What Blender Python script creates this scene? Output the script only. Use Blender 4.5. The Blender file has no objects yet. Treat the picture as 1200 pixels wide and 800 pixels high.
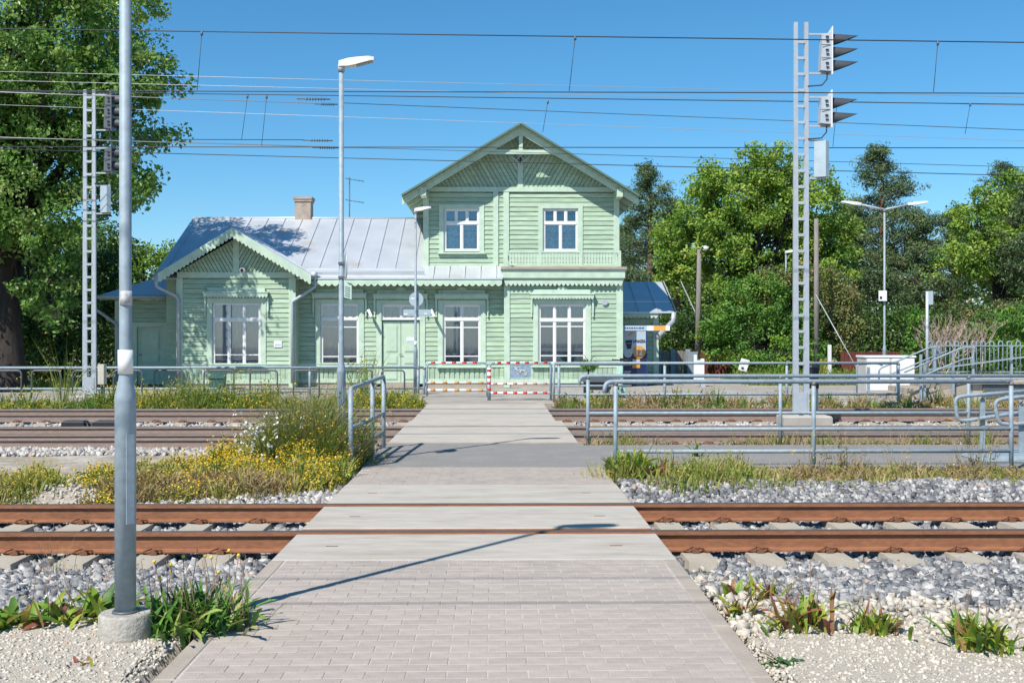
import bpy, math, random
import numpy as np
from mathutils import Vector, Matrix
R = math.radians
random.seed(7)
rng = np.random.default_rng(11)
SC = bpy.context.scene
COL = SC.collection

# ------------------------------------------------------------------ camera, sky, sun, exposure
F = 1356.0; TH = R(0.845); HH = 1.7; HZ = 390.0
cam = bpy.data.cameras.new('camera'); camo = bpy.data.objects.new('camera', cam); COL.objects.link(camo)
cam.sensor_width = 36; cam.lens = 36 * F / 1200; cam.shift_y = -10 / 1200
cam.clip_start = 0.1; cam.clip_end = 3000
camo.location = (0, 0, HH); camo.rotation_euler = (R(90), 0, -TH)
SC.camera = camo
SUN_EL = R(50); SUN_AZ = R(36.3)
LD = Vector((math.sin(SUN_AZ) * math.cos(SUN_EL), math.cos(SUN_AZ) * math.cos(SUN_EL), -math.sin(SUN_EL)))
w = bpy.data.worlds.new('World'); SC.world = w; w.use_nodes = True
wn = w.node_tree; wn.nodes.clear()
sky = wn.nodes.new('ShaderNodeTexSky'); sky.sky_type = 'NISHITA'; sky.sun_disc = False
sky.sun_elevation = SUN_EL; sky.sun_rotation = math.pi + SUN_AZ
sky.air_density = 1.0; sky.dust_density = 0.0; sky.ozone_density = 10
bg = wn.nodes.new('ShaderNodeBackground'); bg.inputs[1].default_value = 0.102
wo = wn.nodes.new('ShaderNodeOutputWorld')
hs = wn.nodes.new('ShaderNodeHueSaturation'); hs.inputs['Saturation'].default_value = 1.12; hs.inputs['Hue'].default_value = 0.487; wn.links.new(sky.outputs[0], hs.inputs['Color']); wn.links.new(hs.outputs[0], bg.inputs[0]); wn.links.new(bg.outputs[0], wo.inputs[0])
sl = bpy.data.lights.new('sun', 'SUN'); slo = bpy.data.objects.new('sun', sl); COL.objects.link(slo)
sl.energy = 4.7; sl.angle = R(0.55); sl.color = (1.0, 0.945, 0.865)
slo.rotation_euler = LD.to_track_quat('-Z', 'Y').to_euler(); slo.location = (-20, -20, 40)
SC.view_settings.view_transform = 'Standard'; SC.view_settings.look = 'None'
SC.view_settings.exposure = 0.42; SC.cycles.diffuse_bounces = 2; SC.view_settings.gamma = 1.0

# ------------------------------------------------------------------ measuring helpers (real place from distance)
def W(u, v, Y):
    a = (u - 600) / F; b = -(v - HZ) / F
    dx = a * math.cos(TH) + math.sin(TH); dy = -a * math.sin(TH) + math.cos(TH)
    t = Y / dy
    return Vector((t * dx, Y, HH + t * b))
def XU(u, Y): return W(u, HZ, Y).x
def ZV(v, Y, u=580): return W(u, v, Y).z

# ------------------------------------------------------------------ materials
MATS = {}
def nd(nt, t, **kw):
    n = nt.nodes.new(t)
    for k, v in kw.items(): setattr(n, k, v)
    return n
def mat(name, col, rough=0.7, metal=0.0, var=0.15, scale=6.0, bump=0.0, bscale=40.0, objvar=0.0,
        col2=None, c2scale=3.0, c2lo=0.5, c2hi=0.7, attr=None, ramp=None, trans=0.0, stretch=None, spec=0.5, coat=0.0):
    if name in MATS: return MATS[name]
    m = bpy.data.materials.new(name); m.use_nodes = True; nt = m.node_tree; L = nt.links
    p = nt.nodes['Principled BSDF']; out = nt.nodes['Material Output']
    p.inputs['Roughness'].default_value = rough; p.inputs['Metallic'].default_value = metal
    p.inputs['Specular IOR Level'].default_value = spec
    p.inputs['Coat Weight'].default_value = coat
    tc = nd(nt, 'ShaderNodeTexCoord'); co = tc.outputs['Object']
    if stretch:
        mp = nd(nt, 'ShaderNodeMapping'); mp.inputs['Scale'].default_value = stretch
        L.new(co, mp.inputs[0]); co = mp.outputs[0]
    if ramp:
        at = nd(nt, 'ShaderNodeAttribute', attribute_name=attr)
        cr = nd(nt, 'ShaderNodeValToRGB'); e = cr.color_ramp.elements
        while len(e) < len(ramp): e.new(0.5)
        for i, (ps, c) in enumerate(ramp): e[i].position = ps; e[i].color = (*c, 1)
        L.new(at.outputs['Fac'], cr.inputs[0]); c = cr.outputs[0]
    else:
        rgb = nd(nt, 'ShaderNodeRGB'); rgb.outputs[0].default_value = (*col, 1); c = rgb.outputs[0]
    if col2:
        n2 = nd(nt, 'ShaderNodeTexNoise'); n2.inputs['Scale'].default_value = c2scale; n2.inputs['Detail'].default_value = 8
        n2.inputs['Roughness'].default_value = 0.65
        L.new(co, n2.inputs['Vector'])
        mr = nd(nt, 'ShaderNodeMapRange'); mr.inputs[1].default_value = c2lo; mr.inputs[2].default_value = c2hi
        L.new(n2.outputs[0], mr.inputs[0])
        mx = nd(nt, 'ShaderNodeMix', data_type='RGBA'); L.new(mr.outputs[0], mx.inputs[0]); L.new(c, mx.inputs[6])
        mx.inputs[7].default_value = (*col2, 1); c = mx.outputs[2]
    if var:
        n1 = nd(nt, 'ShaderNodeTexNoise'); n1.inputs['Scale'].default_value = scale; n1.inputs['Detail'].default_value = 7
        L.new(co, n1.inputs['Vector'])
        mr = nd(nt, 'ShaderNodeMapRange'); mr.inputs[1].default_value = 0.3; mr.inputs[2].default_value = 0.7
        mr.inputs[3].default_value = 1 - var; mr.inputs[4].default_value = 1 + var
        L.new(n1.outputs[0], mr.inputs[0])
        val = mr.outputs[0]
    else: val = None
    if objvar:
        oi = nd(nt, 'ShaderNodeObjectInfo'); mr2 = nd(nt, 'ShaderNodeMapRange')
        mr2.inputs[3].default_value = 1 - objvar; mr2.inputs[4].default_value = 1 + objvar
        L.new(oi.outputs['Random'], mr2.inputs[0])
        if val is not None:
            mm = nd(nt, 'ShaderNodeMath', operation='MULTIPLY'); L.new(val, mm.inputs[0]); L.new(mr2.outputs[0], mm.inputs[1]); val = mm.outputs[0]
        else: val = mr2.outputs[0]
    if val is not None:
        vm = nd(nt, 'ShaderNodeVectorMath', operation='SCALE'); L.new(c, vm.inputs[0]); L.new(val, vm.inputs['Scale']); c = vm.outputs[0]
    L.new(c, p.inputs['Base Color'])
    if bump:
        nb = nd(nt, 'ShaderNodeTexNoise'); nb.inputs['Scale'].default_value = bscale; nb.inputs['Detail'].default_value = 6
        L.new(co, nb.inputs['Vector'])
        b = nd(nt, 'ShaderNodeBump'); b.inputs['Strength'].default_value = bump; b.inputs['Distance'].default_value = 0.02
        L.new(nb.outputs[0], b.inputs['Height']); L.new(b.outputs[0], p.inputs['Normal'])
    if trans:
        t = nd(nt, 'ShaderNodeBsdfTranslucent'); L.new(c, t.inputs[0])
        ms = nd(nt, 'ShaderNodeMixShader'); ms.inputs[0].default_value = trans
        L.new(p.outputs[0], ms.inputs[1]); L.new(t.outputs[0], ms.inputs[2]); L.new(ms.outputs[0], out.inputs[0])
    MATS[name] = m
    return m

GREEN = mat('green_siding_paint', (0.375, 0.51, 0.36), 0.6, var=0.17, scale=5, objvar=0.10, stretch=(0.5, 1, 6), bump=0.25, bscale=30,
            col2=(0.31, 0.36, 0.30), c2scale=4, c2lo=0.48, c2hi=0.72)
TRIM = mat('pale_green_trim_paint', (0.49, 0.62, 0.49), 0.55, var=0.10, scale=4, bump=0.1, col2=(0.40, 0.47, 0.40), c2scale=3.0, c2lo=0.6, c2hi=0.8)
DOORG = mat('door_green_paint', (0.47, 0.60, 0.46), 0.5, var=0.06, scale=5)
ROOF = mat('galvanised_roof_sheet', (0.60, 0.63, 0.66), 0.40, 0.4, var=0.07, scale=1.3, bump=0.12, bscale=6, col2=(0.52, 0.48, 0.41), c2scale=0.8, c2lo=0.58, c2hi=0.76)
WHITE = mat('white_window_paint', (0.78, 0.78, 0.77), 0.4, var=0.04)
STEEL = mat('galvanised_steel', (0.27, 0.335, 0.38), 0.6, 0.1, var=0.14, scale=18, bump=0.05, bscale=60)
STEELP = mat('pale_steel', (0.42, 0.46, 0.50), 0.5, 0.15, var=0.08, scale=9)
DSTEEL = mat('dark_grey_steel', (0.11, 0.125, 0.14), 0.5, 0.2, var=0.1)
DARK = mat('black_plastic', (0.02, 0.022, 0.026), 0.5, var=0.1)
INNER = mat('dim_room', (0.06, 0.065, 0.07), 0.9, var=0.1)  # darkness of the unlit rooms is put into this colour
CURT = mat('curtain_cloth', (0.46, 0.51, 0.54), 0.9, var=0.18, scale=7, stretch=(4, 1, .5))
LACE = mat('white_lace_cloth', (0.75, 0.78, 0.80), 0.9, var=0.35, scale=14)
CONC = mat('concrete', (0.42, 0.39, 0.34), 0.85, var=0.09, scale=3, bump=0.25, bscale=60, col2=(0.30, 0.27, 0.23), c2scale=1.2, c2lo=0.5, c2hi=0.85)
PANEL = mat('crossing_panel_concrete', (0.44, 0.405, 0.35), 0.85, var=0.11, scale=7, bump=0.3, bscale=80, col2=(0.32, 0.275, 0.225), c2scale=1.6, c2lo=0.48, c2hi=0.78, stretch=(.5, 2.2, 1))
CONCB = mat('brown_concrete', (0.36, 0.31, 0.255), 0.9, var=0.12, scale=4, bump=0.3, bscale=40)
PAVER = mat('paver_concrete', (0.39, 0.338, 0.295), 0.9, var=0.11, scale=9, objvar=0.06, bump=0.35, bscale=110, col2=(0.295, 0.265, 0.23), c2scale=1.6, c2lo=0.5, c2hi=0.8)
JOINT = mat('joint_sand', (0.35, 0.315, 0.275), 0.95, var=0.15, scale=30, col2=(0.50, 0.46, 0.41), c2scale=1.1, c2lo=0.42, c2hi=0.6)
ASPH = mat('asphalt', (0.235, 0.225, 0.215), 0.9, var=0.16, scale=60, bump=0.5, bscale=180, col2=(0.27, 0.26, 0.245), c2scale=2.0, c2lo=0.45, c2hi=0.7)
PLAZA = mat('plaza_paving', (0.30, 0.275, 0.245), 0.9, var=0.12, scale=3, bump=0.2, bscale=50, col2=(0.38, 0.35, 0.31), c2scale=.7, c2lo=0.45, c2hi=0.65)
SOIL = mat('dry_soil', (0.30, 0.26, 0.20), 0.95, var=0.25, scale=14, bump=0.6, bscale=50, col2=(0.42, 0.38, 0.32), c2scale=1.5, c2lo=0.45, c2hi=0.6)
GRAV = mat('pale_gravel_bed', (0.47, 0.42, 0.345), 0.95, var=0.3, scale=90, bump=0.8, bscale=120)
BALB = mat('ballast_bed', (0.16, 0.15, 0.14), 0.95, var=0.4, scale=40, bump=0.8, bscale=50)
RUST = mat('rusty_rail_steel', (0.27, 0.115, 0.055), 0.8, 0.0, var=0.18, scale=12, bump=0.3, bscale=60, stretch=(1, 3, 3), col2=(0.17, 0.07, 0.035), c2scale=2, c2lo=.5, c2hi=.8)
RUSTH = mat('rail_head_brown', (0.16, 0.10, 0.075), 0.4, 0.5, var=0.2, scale=8, stretch=(.5, 6, 6))
DUST = mat('dusty_rail_steel', (0.27, 0.20, 0.165), 0.85, 0.0, var=0.15, scale=10, stretch=(1, 3, 3))
SHINE = mat('polished_rail_head', (0.40, 0.37, 0.35), 0.3, 0.8, var=0.1)
CLIP = mat('rusty_clip', (0.17, 0.07, 0.035), 0.85, var=0.25, scale=40)
SLEEP = mat('sleeper_concrete', (0.40, 0.36, 0.29), 0.9, var=0.14, scale=8, bump=0.3, bscale=70, col2=(0.28, 0.22, 0.17), c2scale=4, c2lo=.5, c2hi=.75)
BARK = mat('bark', (0.035, 0.028, 0.024), 0.95, var=0.4, scale=10, bump=0.9, bscale=14, stretch=(1, 1, .25))
PBARK = mat('pine_bark', (0.13, 0.075, 0.05), 0.95, var=0.35, scale=8, bump=0.6, bscale=12)
DEADW = mat('dead_wood', (0.42, 0.32, 0.26), 0.9, var=0.3)
WOODG = mat('weathered_wood', (0.22, 0.20, 0.18), 0.9, var=0.25, scale=8, objvar=0.15, stretch=(6, 1, .5))
GPAINT = mat('blue_grey_paint', (0.22, 0.27, 0.31), 0.7, var=0.1, objvar=.05)
REDP = mat('falun_red_boards', (0.14, 0.035, 0.025), 0.85, var=0.2, objvar=0.15, scale=6)
REDB = mat('red_barrier_paint', (0.62, 0.035, 0.025), 0.45, var=0.08)
WHB = mat('white_barrier_paint', (0.75, 0.75, 0.73), 0.45, var=0.05)
ORB = mat('faded_orange_paint', (0.55, 0.27, 0.07), 0.55, var=0.15)
YEL = mat('yellow_paint', (0.75, 0.50, 0.03), 0.6, var=0.05)
NAVY = mat('navy_cabinet', (0.012, 0.022, 0.07), 0.35, var=0.05)
BLUE = mat('blue_side', (0.02, 0.06, 0.24), 0.4, var=0.05)
POST = mat('pale_blue_poster', (0.42, 0.50, 0.58), 0.5, var=0.03)
ORG = mat('orange_print', (0.60, 0.28, 0.06), 0.5, var=0.03)
INK = mat('dark_ink', (0.02, 0.025, 0.04), 0.6, var=0.0)
TEAL = mat('teal_paint', (0.18, 0.55, 0.48), 0.4, var=0.05)
DGRN = mat('dark_green_paint', (0.03, 0.09, 0.075), 0.5, var=0.1)
SIGNB = mat('sign_back_grey', (0.42, 0.50, 0.54), 0.45, 0.2, var=0.08)
CREAM = mat('cream_plastic', (0.55, 0.52, 0.43), 0.6, var=0.1)
CHIM = mat('chimney_render', (0.40, 0.34, 0.29), 0.9, var=0.15, scale=4, bump=0.5, bscale=20, col2=(0.3, 0.22, 0.18), c2scale=3)
WIRE = mat('wire_dark', (0.045, 0.05, 0.055), 0.5, 0.5, var=0)
WIRE_LIT = mat('wire_sunlit_tone', (0.45, 0.46, 0.45), 0.45, 0.3, var=0)  # sunlight on the wires is put into this paler colour
LIGHTW = mat('lamp_housing', (0.66, 0.66, 0.64), 0.4, var=0.05)
FOILW = mat('light_cover_glass', (0.55, 0.56, 0.55), 0.2, var=0.0)

def ramp_mat(name, ramp, rough=0.6, trans=0.0, var=0.0, scale=5, bump=0, bscale=40, spec=0.4):
    return mat(name, (1, 1, 1), rough, var=var, scale=scale, attr='tint', ramp=ramp, trans=trans, bump=bump, bscale=bscale, spec=spec)
LEAF_MAPLE = ramp_mat('maple_leaves', [(0, (0.05, 0.13, 0.03)), (.35, (0.16, 0.31, 0.06)), (.7, (0.31, 0.48, 0.12)), (1, (0.48, 0.54, 0.20))], 0.36, 0.48)  # pale end of the ramp also carries the glossy leaf highlights
LEAF_LIN = ramp_mat('linden_leaves', [(0, (0.06, 0.15, 0.022)), (.4, (0.20, 0.34, 0.045)), (.75, (0.37, 0.50, 0.08)), (1, (0.52, 0.52, 0.14))], 0.5, 0.4)
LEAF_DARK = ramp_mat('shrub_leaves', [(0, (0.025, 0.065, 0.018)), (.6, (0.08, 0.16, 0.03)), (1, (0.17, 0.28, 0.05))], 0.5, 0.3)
LEAF_HEDGE = ramp_mat('bright_shrub_leaves', [(0, (0.05, 0.15, 0.025)), (.6, (0.15, 0.32, 0.05)), (1, (0.32, 0.46, 0.06))], 0.5, 0.35)
LEAF_BROWN = ramp_mat('reddish_shrub_leaves', [(0, (0.06, 0.12, 0.025)), (.5, (0.18, 0.22, 0.06)), (1, (0.36, 0.25, 0.12))], 0.6, 0.3)
NEEDLE = ramp_mat('pine_needles', [(0, (0.035, 0.08, 0.035)), (.6, (0.115, 0.18, 0.07)), (1, (0.26, 0.29, 0.12))], 0.6, 0.15)
GRASS = ramp_mat('weed_blades', [(0, (0.09, 0.18, 0.03)), (.4, (0.22, 0.30, 0.05)), (.68, (0.42, 0.38, 0.11)), (1, (0.56, 0.44, 0.25))], 0.6, 0.3)
DRYG = ramp_mat('dry_weed_blades', [(0, (0.16, 0.20, 0.04)), (.4, (0.36, 0.28, 0.12)), (1, (0.52, 0.36, 0.22))], 0.7, 0.25)
PET = ramp_mat('flower_petals', [(0, (0.62, 0.36, 0.01)), (.7, (0.72, 0.50, 0.02)), (1, (0.78, 0.60, 0.10))], 0.6, 0.25)
PETW = ramp_mat('white_petals', [(0, (0.7, 0.7, 0.62)), (1, (0.85, 0.85, 0.8))], 0.6, 0.2)
ROCK = ramp_mat('ballast_stone', [(0, (0.07, 0.072, 0.078)), (.35, (0.18, 0.185, 0.195)), (.62, (0.36, 0.355, 0.345)), (.9, (0.60, 0.575, 0.53)), (1, (0.42, 0.31, 0.25))], 0.85, var=0.2, scale=30, bump=0.5, bscale=60)
ROCKW = ramp_mat('pale_stone', [(0, (0.20, 0.19, 0.175)), (.3, (0.42, 0.385, 0.325)), (.85, (0.60, 0.55, 0.465)), (1, (0.46, 0.32, 0.21))], 0.85, var=0.15, scale=40)
ROCKD = ramp_mat('dusty_stone', [(0, (0.18, 0.17, 0.165)), (.5, (0.38, 0.36, 0.335)), (.9, (0.56, 0.53, 0.49)), (1, (0.36, 0.26, 0.2))], 0.9, var=0.2, scale=30)

def glass_mat():
    m = bpy.data.materials.new('window_glass'); m.use_nodes = True; nt = m.node_tree; nt.nodes.clear()
    tr = nd(nt, 'ShaderNodeBsdfTransparent'); tr.inputs[0].default_value = (0.80, 0.86, 0.90, 1)
    gl = nd(nt, 'ShaderNodeBsdfGlossy'); gl.inputs['Roughness'].default_value = 0.03; gl.inputs[0].default_value = (0.9, 0.95, 1, 1)
    nz = nd(nt, 'ShaderNodeTexNoise'); nz.inputs['Scale'].default_value = 1.7
    bp = nd(nt, 'ShaderNodeBump'); bp.inputs['Strength'].default_value = 0.12; nt.links.new(nz.outputs[0], bp.inputs['Height']); nt.links.new(bp.outputs[0], gl.inputs['Normal'])
    fr = nd(nt, 'ShaderNodeFresnel'); fr.inputs[0].default_value = 1.5
    mr = nd(nt, 'ShaderNodeMapRange'); mr.inputs[3].default_value = 0.11; mr.inputs[4].default_value = 1.0
    ms = nd(nt, 'ShaderNodeMixShader'); o = nd(nt, 'ShaderNodeOutputMaterial')
    nt.links.new(fr.outputs[0], mr.inputs[0]); nt.links.new(mr.outputs[0], ms.inputs[0]); nt.links.new(tr.outputs[0], ms.inputs[1]); nt.links.new(gl.outputs[0], ms.inputs[2])
    nt.links.new(ms.outputs[0], o.inputs[0]); return m
GLASS = glass_mat()

# ------------------------------------------------------------------ object helpers
def rootloc(o):
    v = Vector((0, 0, 0))
    while o is not None: v += o.location; o = o.parent
    return v
def tag(o, label=None, cat=None, group=None, kind=None):
    if label: o['label'] = label
    if cat: o['category'] = cat
    if group: o['group'] = group
    if kind: o['kind'] = kind
    return o
def thing(name, label, cat, loc=(0, 0, 0), group=None):
    o = bpy.data.objects.new(name, None); COL.objects.link(o); o.location = loc; o.empty_display_size = .2
    return tag(o, label, cat, group)
SPLIT = {'bracket', 'latch', 'sticker', 'side_rail', 'casing', 'reveal', 'balustrade', 'door_casing', 'corner_board', 'fringe', 'branch'}
class MB:
    def __init__(s): s.v = []; s.f = []; s.mi = []; s.sm = []; s.pc = []
    def poly(s, pts, faces, mi=0, sm=False):
        s.pc.append((len(s.v), len(s.f))); b = len(s.v); s.v += [tuple(p) for p in pts]
        for f in faces: s.f.append([b + i for i in f]); s.mi.append(mi); s.sm.append(sm)
        return s
    def box(s, x0, x1, y0, y1, z0, z1, mi=0):
        p = [(x0, y0, z0), (x1, y0, z0), (x1, y1, z0), (x0, y1, z0), (x0, y0, z1), (x1, y0, z1), (x1, y1, z1), (x0, y1, z1)]
        return s.poly(p, [(0, 3, 2, 1), (4, 5, 6, 7), (0, 1, 5, 4), (1, 2, 6, 5), (2, 3, 7, 6), (3, 0, 4, 7)], mi)
    def bbox(s, x0, x1, y0, y1, z0, z1, b, mi=0):   # box with chamfered top edges
        p = [(x0, y0, z0), (x1, y0, z0), (x1, y1, z0), (x0, y1, z0), (x0, y0, z1 - b), (x1, y0, z1 - b), (x1, y1, z1 - b), (x0, y1, z1 - b),
             (x0 + b, y0 + b, z1), (x1 - b, y0 + b, z1), (x1 - b, y1 - b, z1), (x0 + b, y1 - b, z1)]
        return s.poly(p, [(0, 3, 2, 1), (8, 9, 10, 11), (0, 1, 5, 4), (1, 2, 6, 5), (2, 3, 7, 6), (3, 0, 4, 7), (4, 5, 9, 8), (5, 6, 10, 9), (6, 7, 11, 10), (7, 4, 8, 11)], mi)
    def bar(s, a, b, wd, th, up=(0, 0, 1), mi=0):   # box along a-b: wd across, th along up
        a = Vector(a); b = Vector(b); d = (b - a).normalized(); up = Vector(up)
        sd = d.cross(up)
        if sd.length < 1e-4: sd = d.cross(Vector((0, 1, 0)))
        sd.normalize(); u2 = sd.cross(d).normalized()
        p = []
        for q in (a, b):
            for (i, j) in ((-1, -1), (1, -1), (1, 1), (-1, 1)): p.append(q + sd * (i * wd / 2) + u2 * (j * th / 2))
        return s.poly(p, [(0, 1, 2, 3), (7, 6, 5, 4), (0, 4, 5, 1), (1, 5, 6, 2), (2, 6, 7, 3), (3, 7, 4, 0)], mi)
    def tube(s, pts, r, n=8, mi=0, cap=True):
        pts = [Vector(p) for p in pts]; rs = r if isinstance(r, (list, tuple)) else [r] * len(pts)
        s.pc.append((len(s.v), len(s.f))); ring = []; b = len(s.v); prev = None
        for i, p in enumerate(pts):
            d = (pts[min(i + 1, len(pts) - 1)] - pts[max(i - 1, 0)]).normalized()
            if prev is None:
                a = d.cross(Vector((0, 0, 1)))
                if a.length < 1e-3: a = Vector((1, 0, 0))
            else: a = prev - d * prev.dot(d)
            a.normalize(); prev = a; c = d.cross(a)
            for k in range(n):
                t = 2 * math.pi * k / n
                s.v.append(tuple(p + (a * math.cos(t) + c * math.sin(t)) * rs[i]))
        for i in range(len(pts) - 1):
            for k in range(n):
                k2 = (k + 1) % n
                s.f.append([b + i * n + k, b + i * n + k2, b + (i + 1) * n + k2, b + (i + 1) * n + k]); s.mi.append(mi); s.sm.append(True)
        if cap:
            s.f.append([b + k for k in range(n)][::-1]); s.mi.append(mi); s.sm.append(False)
            e = b + (len(pts) - 1) * n; s.f.append([e + k for k in range(n)]); s.mi.append(mi); s.sm.append(False)
        return s
    def prism(s, poly, y0, y1, mi=0):   # poly: list of (x,z), extruded in y
        n = len(poly); p = [(x, y0, z) for x, z in poly] + [(x, y1, z) for x, z in poly]
        return s.poly(p, [tuple(range(n)), tuple(range(2 * n - 1, n - 1, -1))] + [(i, i + n, (i + 1) % n + n, (i + 1) % n) for i in range(n)], mi)
    def prismx(s, poly, x0, x1, mi=0, mis=None):   # poly (y,z) extruded in x
        n = len(poly); p = [(x0, y, z) for y, z in poly] + [(x1, y, z) for y, z in poly]
        s.poly(p, [tuple(range(n))[::-1], tuple(range(n, 2 * n))], mi)
        for i in range(n):
            s.poly([p[i], p[(i + 1) % n], p[(i + 1) % n + n], p[i + n]], [(0, 1, 2, 3)], mis[i] if mis else mi)
        return s
    def disc(s, c, axis, r, t, n=20, mi=0):
        c = Vector(c); axis = Vector(axis).normalized()
        return s.tube([c - axis * t / 2, c + axis * t / 2], r, n, mi)
    def build(s, name, mats, parent=None, loc=None, **tags):
        if name in SPLIT and parent is not None and len(s.pc) > 1:
            first = None
            for k, (v0, f0) in enumerate(s.pc):
                v1, f1 = s.pc[k + 1] if k + 1 < len(s.pc) else (len(s.v), len(s.f))
                q = MB(); q.v = s.v[v0:v1]; q.f = [[i - v0 for i in f] for f in s.f[f0:f1]]; q.mi = s.mi[f0:f1]; q.sm = s.sm[f0:f1]
                o = q.build(name, mats, parent, **tags); first = first or o
            return first
        me = bpy.data.meshes.new(name)
        base = rootloc(parent) if parent is not None else Vector(loc or (0, 0, 0))
        me.from_pydata([(x - base.x, y - base.y, z - base.z) for x, y, z in s.v], [], s.f)
        for m in (mats if isinstance(mats, (list, tuple)) else [mats]): me.materials.append(m)
        me.polygons.foreach_set('material_index', s.mi); me.polygons.foreach_set('use_smooth', s.sm)
        me.update()
        o = bpy.data.objects.new(name, me); COL.objects.link(o)
        if parent is not None: o.parent = parent
        else: o.location = base
        if name in ('print', 'joint', 'cable', 'printed_line') and len(s.pc) > 1: o['kind'] = 'stuff'
        return tag(o, **tags)
def big_mesh(name, verts, faces, m, parent=None, loc=None, tint=None, **tags):
    """verts Nx3, faces Mx3 or Mx4 numpy, tint per vertex"""
    verts = np.asarray(verts, dtype=np.float32); faces = np.asarray(faces, dtype=np.int32)
    base = rootloc(parent) if parent is not None else Vector(loc or (0, 0, 0))
    verts = verts - np.array([base.x, base.y, base.z], dtype=np.float32)
    me = bpy.data.meshes.new(name); k = faces.shape[1]
    me.vertices.add(len(verts)); me.vertices.foreach_set('co', verts.ravel())
    me.loops.add(faces.size); me.loops.foreach_set('vertex_index', faces.ravel())
    me.polygons.add(len(faces)); me.polygons.foreach_set('loop_start', np.arange(0, faces.size, k, dtype=np.int32))
    me.polygons.foreach_set('loop_total', np.full(len(faces), k, dtype=np.int32))
    me.materials.append(m)
    if tint is not None:
        a = me.attributes.new('tint', 'FLOAT', 'POINT'); a.data.foreach_set('value', np.clip(np.asarray(tint, dtype=np.float32), 0, 1))
    me.update(calc_edges=True)
    o = bpy.data.objects.new(name, me); COL.objects.link(o)
    if parent is not None: o.parent = parent
    else: o.location = base
    return tag(o, **tags)
def copy_thing(o, loc, label=None):
    def cp(s, par):
        c = s.copy(); COL.objects.link(c)
        if par is not None: c.parent = par
        for ch in [x for x in bpy.data.objects if x.parent == s and x != c]: cp(ch, c)
        return c
    r = cp(o, None); r.location = loc
    if label: r['label'] = label
    return r

# ------------------------------------------------------------------ TERRAIN
def sstep(a, b, x): t = np.clip((x - a) / (b - a), 0, 1); return t * t * (3 - 2 * t)
PX0, PX1 = -1.68, 1.37      # sides of the crossing path
def height(x, y):
    x = np.asarray(x, dtype=float); y = np.asarray(y, dtype=float)
    z = np.full(np.broadcast(x, y).shape, -0.07)
    z = z + (-0.16) * sstep(7.6, 8.9, y) * (1 - sstep(12.2, 13.2, y))
    z = z + 0.02 * sstep(12.2, 13.2, y) * (1 - sstep(16.6, 17.6, y))
    z = z + (-0.205) * sstep(17.2, 18.6, y) * (1 - sstep(26.8, 27.9, y))
    z = z + 0.07 * sstep(27.5, 28.3, y) * 0 + 0.02 * sstep(27.5, 28.3, y)
    z = z + .045 * (x < PX0) * (1 - sstep(6.9, 7.5, y)) - .03 * sstep(8.6, 9.2, y) * (1 - sstep(12.0, 12.6, y))
    z = z + 0.015 * (np.sin(x * 2.1 + 1.3 * np.sin(y * 1.7)) * np.cos(y * 2.3 + x)) * (y < 28)
    inp = (x > PX0 - .05) & (x < PX1 + .05) & (y < 28)
    z = np.where(inp, z - 0.25, z)
    return z
xs = np.unique(np.concatenate([np.linspace(-300, -30, 14), np.linspace(-30, -8, 45), np.arange(-8, 9, .12), np.linspace(9, 30, 43), np.linspace(30, 300, 14)]))
ys = np.unique(np.concatenate([np.linspace(-60, 4, 12), np.arange(4, 29, .14), np.linspace(29, 60, 20), np.linspace(60, 800, 20)]))
gx, gy = np.meshgrid(xs, ys); gz = height(gx, gy)
nx = len(xs); V = np.stack([gx.ravel(), gy.ravel(), gz.ravel()], 1)
ii, jj = np.meshgrid(np.arange(nx - 1), np.arange(len(ys) - 1)); a = (jj * nx + ii).ravel()
big_mesh('ground', V, np.stack([a, a + 1, a + nx + 1, a + nx], 1), SOIL, kind='structure')
# gravel beds as sheets laid over the ground
def sheet(name, x0, x1, y0, y1, m, off=0.006, st=.15, **t):
    X = np.linspace(x0, x1, max(2, int((x1 - x0) / st))); Y = np.linspace(y0, y1, max(2, int((y1 - y0) / st)))
    a, b = np.meshgrid(X, Y); z = height(a, b) + off; n = len(X)
    i, j = np.meshgrid(np.arange(n - 1), np.arange(len(Y) - 1)); q = (j * n + i).ravel()
    return big_mesh(name, np.stack([a.ravel(), b.ravel(), z.ravel()], 1), np.stack([q, q + 1, q + n + 1, q + n], 1), m, kind='structure', **t)
sheet('gravel_verge', PX1 + .16, 7, 2, 7.55, GRAV, .012); sheet('gravel_verge', -7, PX0 - .16, 2, 7.0, GRAV, .012)
sheet('ballast_bed', -30, PX0 - .08, 7.9, 12.4, BALB, .01, .3); sheet('ballast_bed', PX1 + .08, 30, 7.9, 12.9, BALB, .01, .3)
sheet('ballast_bed', -40, PX0 - .08, 17.4, 27.9, BALB, .01, .5); sheet('ballast_bed', PX1 + .08, 40, 18.4, 27.9, BALB, .01, .5)

# ------------------------------------------------------------------ PATH and crossing
path = MB().box(PX0, PX1, -4, 5.4, -.3, -0.001).box(PX0 + .01, PX1 - .01, 5.4, 8.7, -.3, -.0028).box(PX0 + .012, PX1 - .012, 13.0, 14.69, -.3, -.0055).build('path', [JOINT], kind='structure')
path.data.materials.clear(); path.data.materials.append(JOINT)
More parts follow.
